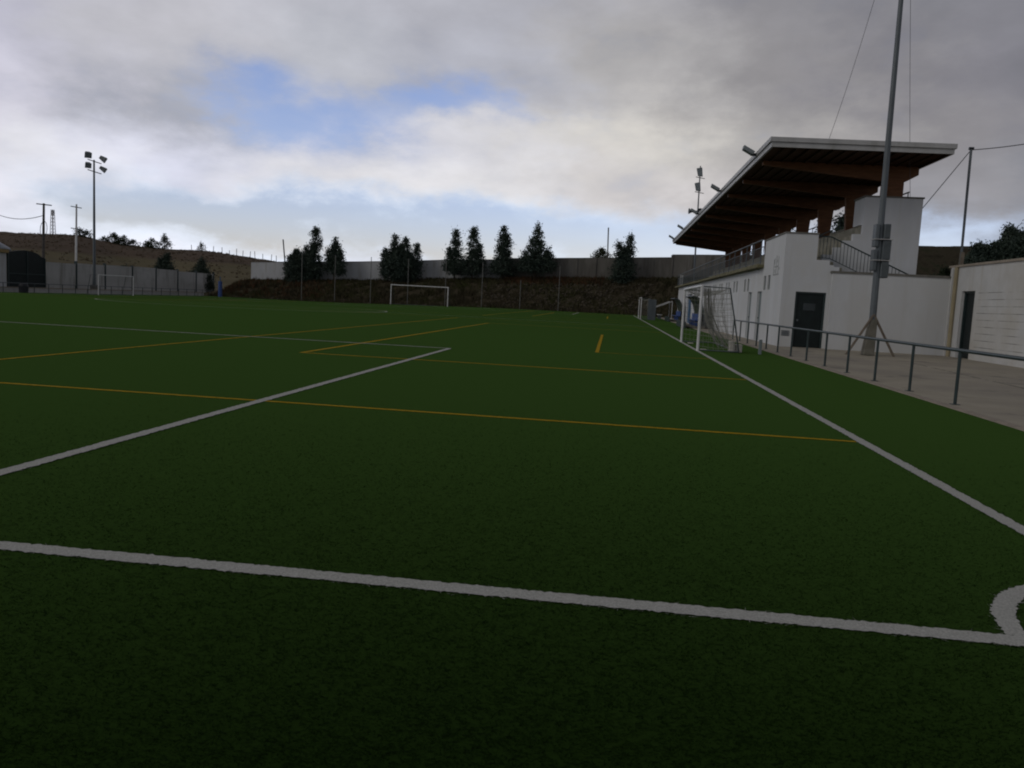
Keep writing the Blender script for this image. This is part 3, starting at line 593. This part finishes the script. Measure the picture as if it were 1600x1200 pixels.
# ---------------------------------------------------------------- trees
def tree(name, label, x, y, lobes, trunk_h, leaf, per_m, mat, group=None, cat='tree', z0=None, trunk_r=.14, up=.35):
    """lobes: (dx, z_lo, z_hi, radius_lo, radius_hi) heights above base; each a tapering column of leaf clumps"""
    zb = float(H(x, y)) if z0 is None else z0
    t = thing(name, label, cat, (x, y, zb), group); P = []
    mt = MB(); top = max(l[2] for l in lobes)
    mt.tube([(x,y,zb-.3),(x+.03,y,zb+trunk_h),(x+lobes[0][0]*.6,y,zb+lobes[0][1]+(lobes[0][2]-lobes[0][1])*.7)], [trunk_r,trunk_r*.75,trunk_r*.2], 7)
    for dx, a, c, r0, r1 in lobes:
        ddy = rng.uniform(-.5,.5)*min(1, abs(dx)+.2)
        mt.tube([(x,y,zb+trunk_h*.8),(x+dx*.6,y+ddy*.6,zb+a+(c-a)*.3),(x+dx,y+ddy,zb+a+(c-a)*.85)], [trunk_r*.6,trunk_r*.4,trunk_r*.12], 5)
        nc = max(6, int(per_m*.85*(c-a)*(r0+r1)))
        for _ in range(nc):
            s = rng.random(); rad = 1.22*(r0+(r1-r0)*s)*(math.sin(math.pi*min(1, s*1.0+.12))**.35); zz = a+(c-a)*s
            q = rad*math.sqrt(rng.random())*(1.0 if rng.random() < .85 else 1.22); an = rng.random()*6.283
            cx, cy, cz = x+dx+q*math.cos(an), y+ddy+q*math.sin(an), zb+zz+rng.normal(0,.12)
            k = int(rng.integers(9, 26)); cr = leaf*rng.uniform(.55,1.25)
            P.append(np.stack([cx+rng.normal(0,cr,k), cy+rng.normal(0,cr,k), cz+rng.normal(0,cr*.8,k)], 1))
    C = np.concatenate(P); n = len(C); d = rng.normal(0,1,(n,3)); d[:,2] += up; d /= np.linalg.norm(d,axis=1,keepdims=True)
    e = rng.normal(0,1,(n,3)); e -= d*(e*d).sum(1,keepdims=True); e /= np.linalg.norm(e,axis=1,keepdims=True)
    ln = (leaf*rng.uniform(.6,1.3,n))[:,None]; wd = ln*.42
    V = np.stack([C-d*ln*.5, C+e*wd*.5, C+d*ln*.6, C-e*wd*.5], 1).reshape(-1,3)
    mt.build('trunk', M['bark'], t); np_mesh('crown', V, np.arange(len(V)).reshape(-1,4), mat, t)
    return t
TG = 'dark trees on the bank before the far wall'
LD = M['leaf_dark']
def far_tree(label, x, lobes, dens=34, mat=LD, y=111, trunk_h=.5): tree('bank_tree', label, x, y, lobes, trunk_h, .27, dens, mat, TG)
far_tree('low round bushy tree at left end of the white wall', -48.4, [(0,0,4.4,1.3,1.5),(-.9,.3,3.6,.9,.8),(.8,.2,4.0,1.1,.8),(1.3,2.5,5.1,.7,.35)])
far_tree('tall narrow tree whose tip leans right, beside the low round one', -45.9, [(0,.3,5.2,1.15,.9),(.25,4.6,7.6,.9,.3),(-.6,.3,3.6,.8,.6)])
far_tree('open crowned tree with ragged top, right of the leaning tip tree', -42.7, [(0,1.2,6.0,.95,.5),(-.9,1.6,4.6,.6,.4),(.85,1.0,4.7,.75,.5),(.2,3.0,5.4,.8,.5)], 26)
far_tree('widest tree, a many stemmed bush left of the far goal', -33.0, [(0,0,4.8,2.1,1.7),(-1.0,2.4,6.3,.85,.35),(.65,2.8,6.0,.8,.4),(2.3,1.0,5.2,.8,.3),(-2.1,.8,4.4,.75,.4),(1.2,.2,4.0,1.5,1.1),(-1.2,.2,4.2,1.4,1.0)])
far_tree('left one of the two slim conical trees standing together', -25.1, [(0,.9,4.2,1.35,1.0),(0,3.6,6.9,1.0,.25),(-.7,1.4,4.3,.7,.4)], 30)
far_tree('right one of the two slim conical trees standing together', -22.6, [(0,.8,4.2,1.5,1.1),(.1,3.6,7.1,1.1,.25),(.9,2.0,5.0,.7,.35)], 30)
far_tree('tall plume shaped tree with spreading low skirt, left of the neat cone', -18.3, [(0,.8,3.6,2.0,1.2),(0,3.0,7.3,.95,.55),(.35,3.2,6.2,.7,.5)], 30)
far_tree('neat cone shaped fir standing alone before grey wall', -13.6, [(0,1.3,3.6,2.6,1.8),(0,3.0,5.4,1.9,1.1),(0,4.8,7.6,1.0,.12),(1.6,2.2,4.0,.8,.4),(-1.5,1.9,3.5,.8,.4)], 34)
far_tree('very dark fork topped tree close to the grandstand', -1.5, [(0,-.6,3.8,1.5,1.1),(.75,3.2,6.0,.65,.2),(-.7,3.0,5.0,.6,.3),(.2,2.6,4.4,.8,.6)], 40)
tree('round_tree', 'small pale round crown peeping over the grey wall', -4.8, 127, [(0,3.0,5.2,1.5,1.0)], 3.0, .25, 26, M['leaf_olive'])
HG = 'dark trees behind the pale panel wall'
tree('slope_tree', 'dark rounded tree left of its pair behind panel wall', -67.6, 109.3, [(0,0,4.6,1.6,.9),(-.6,1.5,4.9,.9,.4),(.3,3,5.6,.7,.3)], .6, .27, 34, LD, HG)
tree('slope_tree', 'dark uneven tree right of its pair behind panel wall', -63.4, 111.4, [(0,0,4.2,1.6,1.1),(-1.6,0,3.0,1.2,.8),(.3,3.2,5.2,.6,.25),(1.0,0,3.6,.9,.8)], .6, .27, 34, LD, HG)
tree('slope_bush', 'lone dark bush above the left panel wall', -72.1, 106.4, [(0,.6,3.2,1.5,.8)], .5, .26, 26, LD, cat='bush')
for lb, x, y, lo in (('long dark bush on the hill crest right of the mast', -121.3, 180, [(0,-.5,2.2,2.2,1.5),(2.6,-.8,1.7,2.0,1.2),(-2.2,-.3,1.2,1.6,1.0)]),('low dark bush on the hill crest left of the mast', -127.5, 176.5, [(0,-.4,1.4,1.6,1.0),(1.9,-.4,1.2,1.4,.8)]),('squat bush on the hill crest beside a small pointed tree', -114.0, 184, [(0,-.2,2.0,1.9,1.2),(-1.4,-.3,1.2,1.3,.8)]),('sprawling bush trailing down the crest slope', -117.6, 182, [(0,-.6,1.2,1.9,1.1)])):
    tree('crest_bush', lb, x, y, lo, .3, .34, 12, M['leaf_hill'], 'bushes along the hill crest', cat='bush')
tree('crest_tree', 'small pointed tree on the hill crest', -111.5, 185.2, [(0,0,2.4,1.4,.9),(0,2,3.6,.7,.2)], .4, .33, 14, M['leaf_hill'])
tree('crest_tree', 'tiny spiky tree on the hill crest above the dark pair', -104.9, 190.5, [(0,-.3,2.0,.9,.3)], .3, .3, 14, M['leaf_hill'])
for i, (x, y, lo, lb) in enumerate([(13.2,56,[(0,0,7.7,1.9,1.0),(-.6,2,7.9,1.1,.5)],'dark leafy tree showing between the two nearest timber columns'),(13.6,64.5,[(0,0,8.0,1.9,.9)],'dark tree showing behind the third timber column'),(13.4,74,[(0,0,8.2,2.0,1.0)],'dark tree showing past the parapet tower under the roof'),(12.6,104,[(0,0,8.2,1.5,.25)],'pointed fir beyond far end of the grandstand'),(14.6,102,[(0,0,8.6,1.4,.2)],'slimmer fir just right of the pointed one beyond the grandstand')]):
    tree('backdrop_tree', lb, x, y, lo, .6, .24, 30, LD, 'trees behind the grandstand')
tree('hill_tree', 'big dark spreading tree above the block building roof', 26.4, 62, [(0,-1,5.6,2.6,2.0),(3.4,-1,6.9,2.6,2.0),(6.5,-1,6.7,2.8,1.8),(-2.2,-1,4.3,1.7,1.0),(1.6,0,6.4,2.0,1.3)], .5, .22, 90, LD)
tree('hill_tree', 'darker low tree mass left of the big spreading tree', 23.6, 66, [(0,-.5,3.3,1.5,.9),(1.9,-.5,3.4,1.7,1.0)], .4, .22, 70, M['leaf_hill'])

# crest stakes
for k in range(13):
    az = R(-28.3+k*.44+random.uniform(-.1,.1)); d = 219+random.uniform(-2,2); x, y = CAM[0]+d*math.sin(az), CAM[1]+d*math.cos(az)
    zb = float(H(x, y)); hh = random.uniform(1.0,1.9)
    tag(MB().tube([(x,y,zb-.2),(x+random.uniform(-.15,.15),y,zb+hh)], .075, 5).build('fence_stake', M['wood_pole']), 'thin wooden fence stake in the row along the hill crest', 'stake', 'fence stakes along the hill crest')

# ---------------------------------------------------------------- left side
LZ = -.48
t = thing('panel_wall', 'pale grey panel wall with dark posts along left side', 'wall', (-62, 95, LZ))
PY_ = [76.3,81.2,86.4,91.9,97.2,102.6,107.6,112.8]; PT = [2.62,2.72,2.78,2.84,2.78,2.76,2.76]
for k in range(7): MB().box(-62.1, -61.95, PY_[k]+.08, PY_[k+1]-.08, LZ, PT[k]-.1*(k > 4)).build('panel', M['left_panel'], t)
for k in range(1, 8): MB().box(-62.16, -61.86, PY_[k]-.08, PY_[k]+.08, LZ, 2.95).build('post', M['green_metal'], t)
t = thing('metal_gate', 'big dark green arched metal gate at left', 'gate', (-62, 73.4, LZ))
ap = [(70.75,LZ),(76.15,LZ),(76.15,2.95),(75.6,3.08),(75.0,3.38),(74.2,3.55),(73.2,3.62),(72.2,3.55),(71.4,3.42),(70.75,3.30)]
MB().prism(ap, -62.02, -61.9, 'x').build('gate_leaf', M['dark_door'], t)
m = MB(); m.box(-61.9, -61.84, 70.75, 70.87, LZ, 3.28); m.box(-61.9, -61.84, 76.03, 76.15, LZ, 2.93); m.box(-61.9, -61.85, 73.4, 73.5, LZ, 3.58); m.box(-61.9, -61.86, 70.87, 76.03, 1.2, 1.3); m.build('gate_frame', M['green_metal'], t)
t = thing('white_outbuilding', 'small white building with ochre cornice and grey dome at left edge', 'building', (-66, 66, LZ))
MB().box(-70, -62, 60, 70.7, LZ, 3.22).build('wall', M['old_white'], t); MB().box(-70.2, -61.75, 59.8, 70.74, 3.221, 3.55).build('cornice', M['ochre'], t)
m = MB(); m.tube([(-66.5,69.8,3.5),(-66.5,69.8,3.8),(-66.5,69.8,4.5),(-66.5,69.8,5.0),(-66.5,69.8,5.2)], [4.6,4.4,3.2,1.6,.2], 24); m.build('dome', M['dome'], t, smooth=True)
t = thing('touchline_railing', 'low pale two bar railing along left edge of the pitch', 'railing', (-57, 85, LZ))
for k in range(30):
    yy = 44+2*k; zb = float(zp(-57, yy)); MB().tube([(-57,yy,zb-.2),(-57,yy,zb+.86)], .035, 6).build('post', M['green_metal'], t)
MB().tube([(-57,43,.40+.0),(-57,63,.40),(-57,102.5,.30)], .035, 6).build('rail', M['grey_metal'], t)
t = thing('low_wall', 'knee high pale concrete kerb wall behind left railing', 'wall', (-58.5, 80, LZ))
MB().box(-58.6, -58.35, 40, 103, LZ-.2, LZ+.38).build('wall', M['left_panel'], t); MB().box(-58.64, -58.31, 40, 103, LZ+.381, LZ+.47).build('coping', M['kerb'], t)
tag(MB().tube([(-56.6,66.05,LZ),(-56.6,66.05,.15),(-56.6,66.05,.40)], [.38,.42,.30], 12).build('litter_bin', M['cable']), 'black round litter bin before the dark arched gate', 'bin')
t = thing('blue_post', 'upright blue padded post in far left corner', 'post', (-55, 101, -.47)); MB().tube([(-55,101,-.47),(-55,101,1.6)], .26, 10).build('pad', M['blue_seat'], t); MB().tube([(-55,101,1.6),(-55,101,2.2)], .06, 8).build('pole', M['blue_door'], t)

t = thing('floodlight_mast', 'tall grey floodlight mast with four lamps at left', 'mast', (-60, 81.5, LZ))
MB().tube([(-60,81.5,LZ),(-60,81.5,3),(-60,81.5,14.05)], [.20,.15,.09], 10).build('pole', M['grey_metal'], t)
MB().box(-60.3, -59.7, 81.2, 81.8, LZ, LZ+.9).build('footing', M['grey_wall'], t)
for z, hs in ((13.9, 1.), (12.8, .9)):
    MB().tube([(-60.42,81.0,z+.12),(-59.5,82.05,z-.16)], .05, 6).build('crossarm', M['dark_metal'], t)
    for s in (-1, 1):
        cx, cy, cz = -60+s*.42, 81.5+s*.50, z+.02-.12*s
        u = Vector((.62,.78,0)); o_ = Vector((cx,cy,cz+.1)); fwd = Vector((.55,-.62,-.45)) if s < 0 else Vector((.75,.35,-.5)); fwd.normalize(); side = fwd.cross(Vector((0,0,1))).normalized(); upv = side.cross(fwd)
        q = []
        for k in (-1, 1):
            w_h = (.22 if k < 0 else .38)*hs
            for a, c in ((-1,-1),(1,-1),(1,1),(-1,1)): q.append(o_+fwd*(.33*k)+side*a*w_h*.95+upv*(c*w_h*.85+.45))
        f_ = MB().hexa(q).build('floodlight', M['lamp_body'], t, bevel=.02)
        g = [o_+fwd*(.331+e)+side*a*.31*hs+upv*(c*.27*hs+.45) for e in (0, .012) for a, c in ((-1,-1),(1,-1),(1,1),(-1,1))]
        MB().hexa(g).build('lamp_glass', M['lamp_glass'], f_)
t = thing('white_pole', 'slender white pole with two short crossbars left of floodlight mast', 'pole', (-63, 82.6, LZ))
MB().tube([(-63,82.6,LZ),(-63,82.8,9.3)], [.13,.09], 8).build('pole', M['white_paint'], t)
for z in (9.0, 6.6): MB().tube([(-63.2,82.1,z),(-62.8,83.4,z-.05)], .05, 5).build('crossbar', M['grey_metal'], t)
t = thing('utility_pole', 'wooden power pole carrying a cable at far left', 'pole', (-75, 93.4, 0))
MB().tube([(-75,93.3,float(H(-75,93.3))-.3),(-75,93.6,10.25)], [.20,.13], 8).build('pole', M['wood_pole'], t); MB().tube([(-75.5,92.9,10.1),(-74.5,94.4,10.1)], .07, 5).build('crossarm', M['dark_metal'], t)
MB().tube([(-74.9+.1*math.cos(a), 93.4+.62*math.sin(a), 7.0+1.0*math.cos(a)) for a in np.linspace(0, 2*math.pi, 22)], .035, 5).build('cable_coil', M['cable'], t)
tag(MB().tube(catenary((-75,93.4,8.7),(-96,112,9.9),.5), .045, 5).build('cable', M['cable']), 'black overhead cable running left from the wooden power pole', 'cable')
x, y = -156., 206.; zb = float(H(x, y)); t = thing('lattice_mast', 'distant pale lattice radio mast on the left hill', 'mast', (x, y, zb)); m = MB(); T_ = 19.0
for a, c in ((-.55,-.55),(.55,-.55),(.55,.55),(-.55,.55)): m.tube([(x+a,y+c,zb-.3),(x+a*.5,y+c*.5,T_)], .09, 4)
n = 9
for k in range(n):
    z0 = zb+(T_-zb)*k/n; z1 = zb+(T_-zb)*(k+1)/n; w0 = .55*(1-.5*k/n); w1 = .55*(1-.5*(k+1)/n)
    for a, c, d, e in ((-1,-1,1,-1),(1,-1,1,1),(1,1,-1,1),(-1,1,-1,-1)): m.tube([(x+a*w0,y+c*w0,z0),(x+d*w1,y+e*w1,z1)], .05, 4)
m.build('lattice', M['old_white'], t)
m = MB(); m.box(x-.22, x+.22, y-.22, y+.22, T_-1.6, T_-.2); m.build('antenna', M['white_paint'], t)
tag(MB().tube([(-51.9,116,2),(-52.6,116,8.4)], .10, 6).build('leaning_pole', M['cable']), 'dark leaning pole behind left end of the white wall', 'pole')
tag(MB().tube([(-3.65,116.5,4),(-3.9,116.5,12.2)], .09, 6).build('thin_pole', M['wood_pole']), 'tall thin pole standing behind the grey wall', 'pole')
t = thing('net_mast', 'slim steel ball net mast on corner of the block building', 'pole', (10.35, 29.6, 0)); MB().tube([(10.38,29.6,0),(10.27,29.6,7.8)], .05, 8).build('pole', M['grey_metal'], t); MB().tube([(10.19,29.6,7.8),(10.36,29.6,7.8)], .06, 6).build('cap', M['dark_metal'], t)
MB().box(10.29, 10.41, 29.52, 29.68, 3.41, 3.95).build('collar', M['old_brace'], t)
tag(MB().tube(catenary((10.27,29.6,7.75),(12.4,26.2,7.75),.08), .016, 5).build('cable', M['cable']), 'net cable leaving the slim mast towards right edge', 'cable')
tag(MB().tube([(10.27,29.6,7.75),(9.07,30.6,5.62)], .015, 5).build('cable', M['cable']), 'slanting stay cable from slim mast to white end block', 'cable')

# ---------------------------------------------------------------- sky, sun, camera
def build_world():
    w = D.worlds.new('World'); sc.world = w; w.use_nodes = True; nt = w.node_tree; N = nt.nodes; Lk = nt.links
    bg = N['Background']; bg.inputs['Strength'].default_value = .1
    sky = N.new('ShaderNodeTexSky'); sky.sky_type = 'NISHITA'; sky.sun_disc = False; sky.sun_elevation = R(32); sky.sun_rotation = R(-125); sky.air_density = 1.0; sky.dust_density = 1.0; sky.ozone_density = 1.5
    tc = N.new('ShaderNodeTexCoord'); V = tc.outputs['Generated']
    def mth(op, a, b=None, c=None):
        n = N.new('ShaderNodeMath'); n.operation = op
        for i, q in enumerate((a, b, c)):
            if q is None: continue
            if isinstance(q, (int, float)): n.inputs[i].default_value = q
            else: Lk.new(q, n.inputs[i])
        return n.outputs[0]
    def sep(v): s = N.new('ShaderNodeSeparateXYZ'); Lk.new(v, s.inputs[0]); return s.outputs
    def comb(a, b, c):
        n = N.new('ShaderNodeCombineXYZ')
        for i, q in enumerate((a, b, c)):
            if isinstance(q, (int, float)): n.inputs[i].default_value = q
            else: Lk.new(q, n.inputs[i])
        return n.outputs[0]
    def noise(v, s, d=6, r=.55, dist=0.):
        n = N.new('ShaderNodeTexNoise'); n.inputs['Scale'].default_value = s; n.inputs['Detail'].default_value = d; n.inputs['Roughness'].default_value = r; n.inputs['Distortion'].default_value = dist
        Lk.new(v, n.inputs['Vector']); return n
    x, y, z = sep(V)
    zc = mth('MAXIMUM', z, 0.0)
    k = mth('ADD', zc, .30); P = comb(mth('DIVIDE', x, k), mth('DIVIDE', y, k), 0.)
    az = mth('ARCTAN2', x, y)
    # warp of the cloud map
    w1 = noise(comb(mth('MULTIPLY', az, 7.), mth('MULTIPLY', z, 13.), 0.), 1.0, 7, .6); ws = sep(w1.outputs['Color'])
    azw = mth('ADD', az, mth('MULTIPLY', mth('SUBTRACT', ws[0], .5), .34)); zw = mth('ADD', zc, mth('MULTIPLY', mth('SUBTRACT', ws[1], .5), .115))
    u = mth('ADD', mth('DIVIDE', azw, 2*math.pi), .5)
    AZ = [-180,-75,-40,-30,-20,-10,0,10,20,30,75,180]
    B = (150,150,156)
    rows = [(.02, [(170,170,176),(185,185,190),(198,198,204),(206,206,212),(200,202,210),(200,203,210),(196,200,208),(185,192,205),(168,178,198),(140,150,165),(150,150,155),(160,160,166)], [1,1,1,.95,.85,.85,.85,.8,.7,.8,1,1]),
            (.055,[(170,170,175),(185,185,190),(196,196,202),(200,205,213),(195,202,212),(192,200,211),(188,197,210),(180,188,202),(165,178,200),(125,135,150),(145,145,150),(158,158,164)], [1,1,1,.8,.6,.6,.65,.75,.6,.9,1,1]),
            (.085,[(168,168,172),(185,183,188),(195,193,198),(188,197,207),(190,197,206),(182,194,208),(182,192,205),(165,168,175),(140,145,155),(112,118,127),(140,140,145),(156,156,162)], [1,1,1,.75,.65,.6,.6,.95,.85,1,1,1]),
            (.13, [(165,164,168),(185,183,186),(194,192,194),(186,186,196),(192,190,192),(195,192,191),(181,176,173),(152,147,145),(126,124,126),(110,112,118),(135,135,140),(152,152,158)], [1,1,1,.95,.95,1,1,1,1,1,1,1]),
            (.19, [(160,158,162),(172,170,176),(182,179,187),(146,146,151),(160,164,180),(183,181,183),(187,182,174),(151,147,143),(120,117,118),(108,107,112),(130,130,135),(148,148,153)], [1,1,1,1,.85,.95,1,1,1,1,1,1]),
            (.26, [(150,148,152),(158,156,164),(162,160,170),(165,163,166),(162,162,166),(153,153,159),(150,147,145),(124,121,121),(108,106,110),(98,98,103),(122,122,127),(140,140,145)], [1]*12),
            (.36, [(142,141,145),(150,148,156),(156,154,164),(158,156,160),(154,153,158),(147,146,150),(140,138,140),(122,120,122),(110,109,113),(103,103,108),(116,116,121),(134,134,139)], [1]*12),
            (.60, [(140,140,145)]*12, [1]*12)]
    outs = []
    for zr, cols, al in rows:
        dim = .84 if zr < .5 else .60
        cols = [tuple(v*q3*(dim if (i in (0,11) or zr > .5) else (.94 if i in (1,10) else 1)) for v, q3 in zip(c, (.99,1.0,1.02))) for i, c in enumerate(cols)]
        r = N.new('ShaderNodeValToRGB'); r.color_ramp.interpolation = 'B_SPLINE' if False else 'EASE'; e = r.color_ramp.elements
        while len(e) < 12: e.new(.5)
        for el, a, c, q in zip(e, AZ, cols, al): el.position = (a+180)/360; el.color = (*lin(c), q)
        Lk.new(u, r.inputs[0]); outs.append((zr, r.outputs[0], r.outputs[1]))
    col, alp = outs[0][1], outs[0][2]
    for (z0, _, _), (z1, c1, a1) in zip(outs[:-1], outs[1:]):
        mr = N.new('ShaderNodeMapRange'); mr.interpolation_type = 'SMOOTHSTEP'; Lk.new(zw, mr.inputs[0]); mr.inputs[1].default_value = z0; mr.inputs[2].default_value = z1
        mx = N.new('ShaderNodeMix'); mx.data_type = 'RGBA'; Lk.new(mr.outputs[0], mx.inputs[0]); Lk.new(col, mx.inputs[6]); Lk.new(c1, mx.inputs[7]); col = mx.outputs[2]
        mf = N.new('ShaderNodeMix'); mf.data_type = 'FLOAT'; Lk.new(mr.outputs[0], mf.inputs[0]); Lk.new(alp, mf.inputs[2]); Lk.new(a1, mf.inputs[3]); alp = mf.outputs[0]
    # cloud texture on top of the broad pattern
    n1 = noise(P, 2.6, 9, .58, .25).outputs['Fac']; n2 = noise(comb(mth('MULTIPLY', az, 9.), mth('MULTIPLY', z, 19.), 3.), 1.0, 8, .56).outputs['Fac']
    tex = mth('ADD', mth('MULTIPLY', mth('SUBTRACT', n1, .5), .75), mth('MULTIPLY', mth('SUBTRACT', n2, .5), .75))
    gain = mth('ADD', 1.0, mth('MULTIPLY', tex, .58)); gain = mth('MULTIPLY', gain, 14.3)
    vm = N.new('ShaderNodeVectorMath'); vm.operation = 'SCALE'; Lk.new(col, vm.inputs[0]); Lk.new(gain, vm.inputs[3]); cloud = vm.outputs[0]
    # openings with blue sky
    def blob(a, zz, wa, wz, amp):
        dx = mth('DIVIDE', mth('SUBTRACT', azw, R(a)), R(wa)); dz = mth('DIVIDE', mth('SUBTRACT', zw, zz), wz)
        return mth('MULTIPLY', mth('POWER', 2.718, mth('MULTIPLY', mth('ADD', mth('MULTIPLY', dx, dx), mth('MULTIPLY', dz, dz)), -1.)), amp)
    gaps = [(-25,.205,5.0,.030,.68),(-21,.185,4.,.022,.48),(-12.5,.238,5.0,.020,.66),(-17,.212,5.5,.024,.38),(-7,.225,5,.014,.3),(-15,.078,19,.026,.72),(-28,.085,6,.018,.6),(-2,.062,9,.02,.35),(20.5,.085,3.4,.022,.55),(26,.115,4,.02,.35)]
    g = None
    for q in gaps: bb = blob(*q); g = bb if g is None else mth('ADD', g, bb)
    cov = mth('SUBTRACT', mth('ADD', alp, mth('MULTIPLY', tex, 1.1)), g)
    mr = N.new('ShaderNodeMapRange'); mr.interpolation_type = 'SMOOTHSTEP'; Lk.new(cov, mr.inputs[0]); mr.inputs[1].default_value = -.05; mr.inputs[2].default_value = .95
    sv = N.new('ShaderNodeVectorMath'); sv.operation = 'MULTIPLY'; Lk.new(sky.outputs[0], sv.inputs[0]); sv.inputs[1].default_value = (1.44,1.28,1.50); SKYMUL = sv
    mx = N.new('ShaderNodeMix'); mx.data_type = 'RGBA'; Lk.new(mr.outputs[0], mx.inputs[0]); Lk.new(sv.outputs[0], mx.inputs[6]); Lk.new(cloud, mx.inputs[7])
    Lk.new(mx.outputs[2], bg.inputs['Color'])
    w.cycles.sampling_method = 'MANUAL'; w.cycles.sample_map_resolution = 512
    return sv
sv = build_world()
sl = D.lights.new('sun', 'SUN'); sl.energy = .5; sl.angle = R(25); sl.color = (1,.95,.88); so = D.objects.new('sun', sl); COL.objects.link(so)
el, a_ = R(32), R(-125); dvec = Vector((math.sin(a_)*math.cos(el), math.cos(a_)*math.cos(el), math.sin(el))); so.rotation_euler = (-dvec).to_track_quat('-Z', 'Y').to_euler(); so.location = (-40,-40,60)

yaw, pitch, roll = R(6.649), R(-5.995), R(2.966)
f = Vector((-math.sin(yaw)*math.cos(pitch), math.cos(yaw)*math.cos(pitch), math.sin(pitch))); r0 = Vector((math.cos(yaw), math.sin(yaw), 0)); u0 = r0.cross(f)
rr = math.cos(roll)*r0+math.sin(roll)*u0; uu = -math.sin(roll)*r0+math.cos(roll)*u0
cd = D.cameras.new('camera'); cam = D.objects.new('camera', cd); COL.objects.link(cam); sc.camera = cam
cam.matrix_world = Matrix(((rr.x,uu.x,-f.x,CAM[0]),(rr.y,uu.y,-f.y,CAM[1]),(rr.z,uu.z,-f.z,CAM[2]),(0,0,0,1)))
cd.sensor_width = 36; cd.lens = 1272.4/1600*36; cd.clip_start = .05; cd.clip_end = 8000
sc.render.resolution_x = 1024; sc.render.resolution_y = 768
sc.view_settings.view_transform = 'Standard'; sc.view_settings.look = 'None'; sc.view_settings.exposure = 0; sc.view_settings.gamma = 1
sc.render.engine = 'CYCLES'; sc.cycles.max_bounces = 5; sc.cycles.diffuse_bounces = 3; sc.cycles.use_denoising = True
sc.cycles.pixel_filter_type = 'BLACKMAN_HARRIS'; sc.cycles.filter_width = 2.0
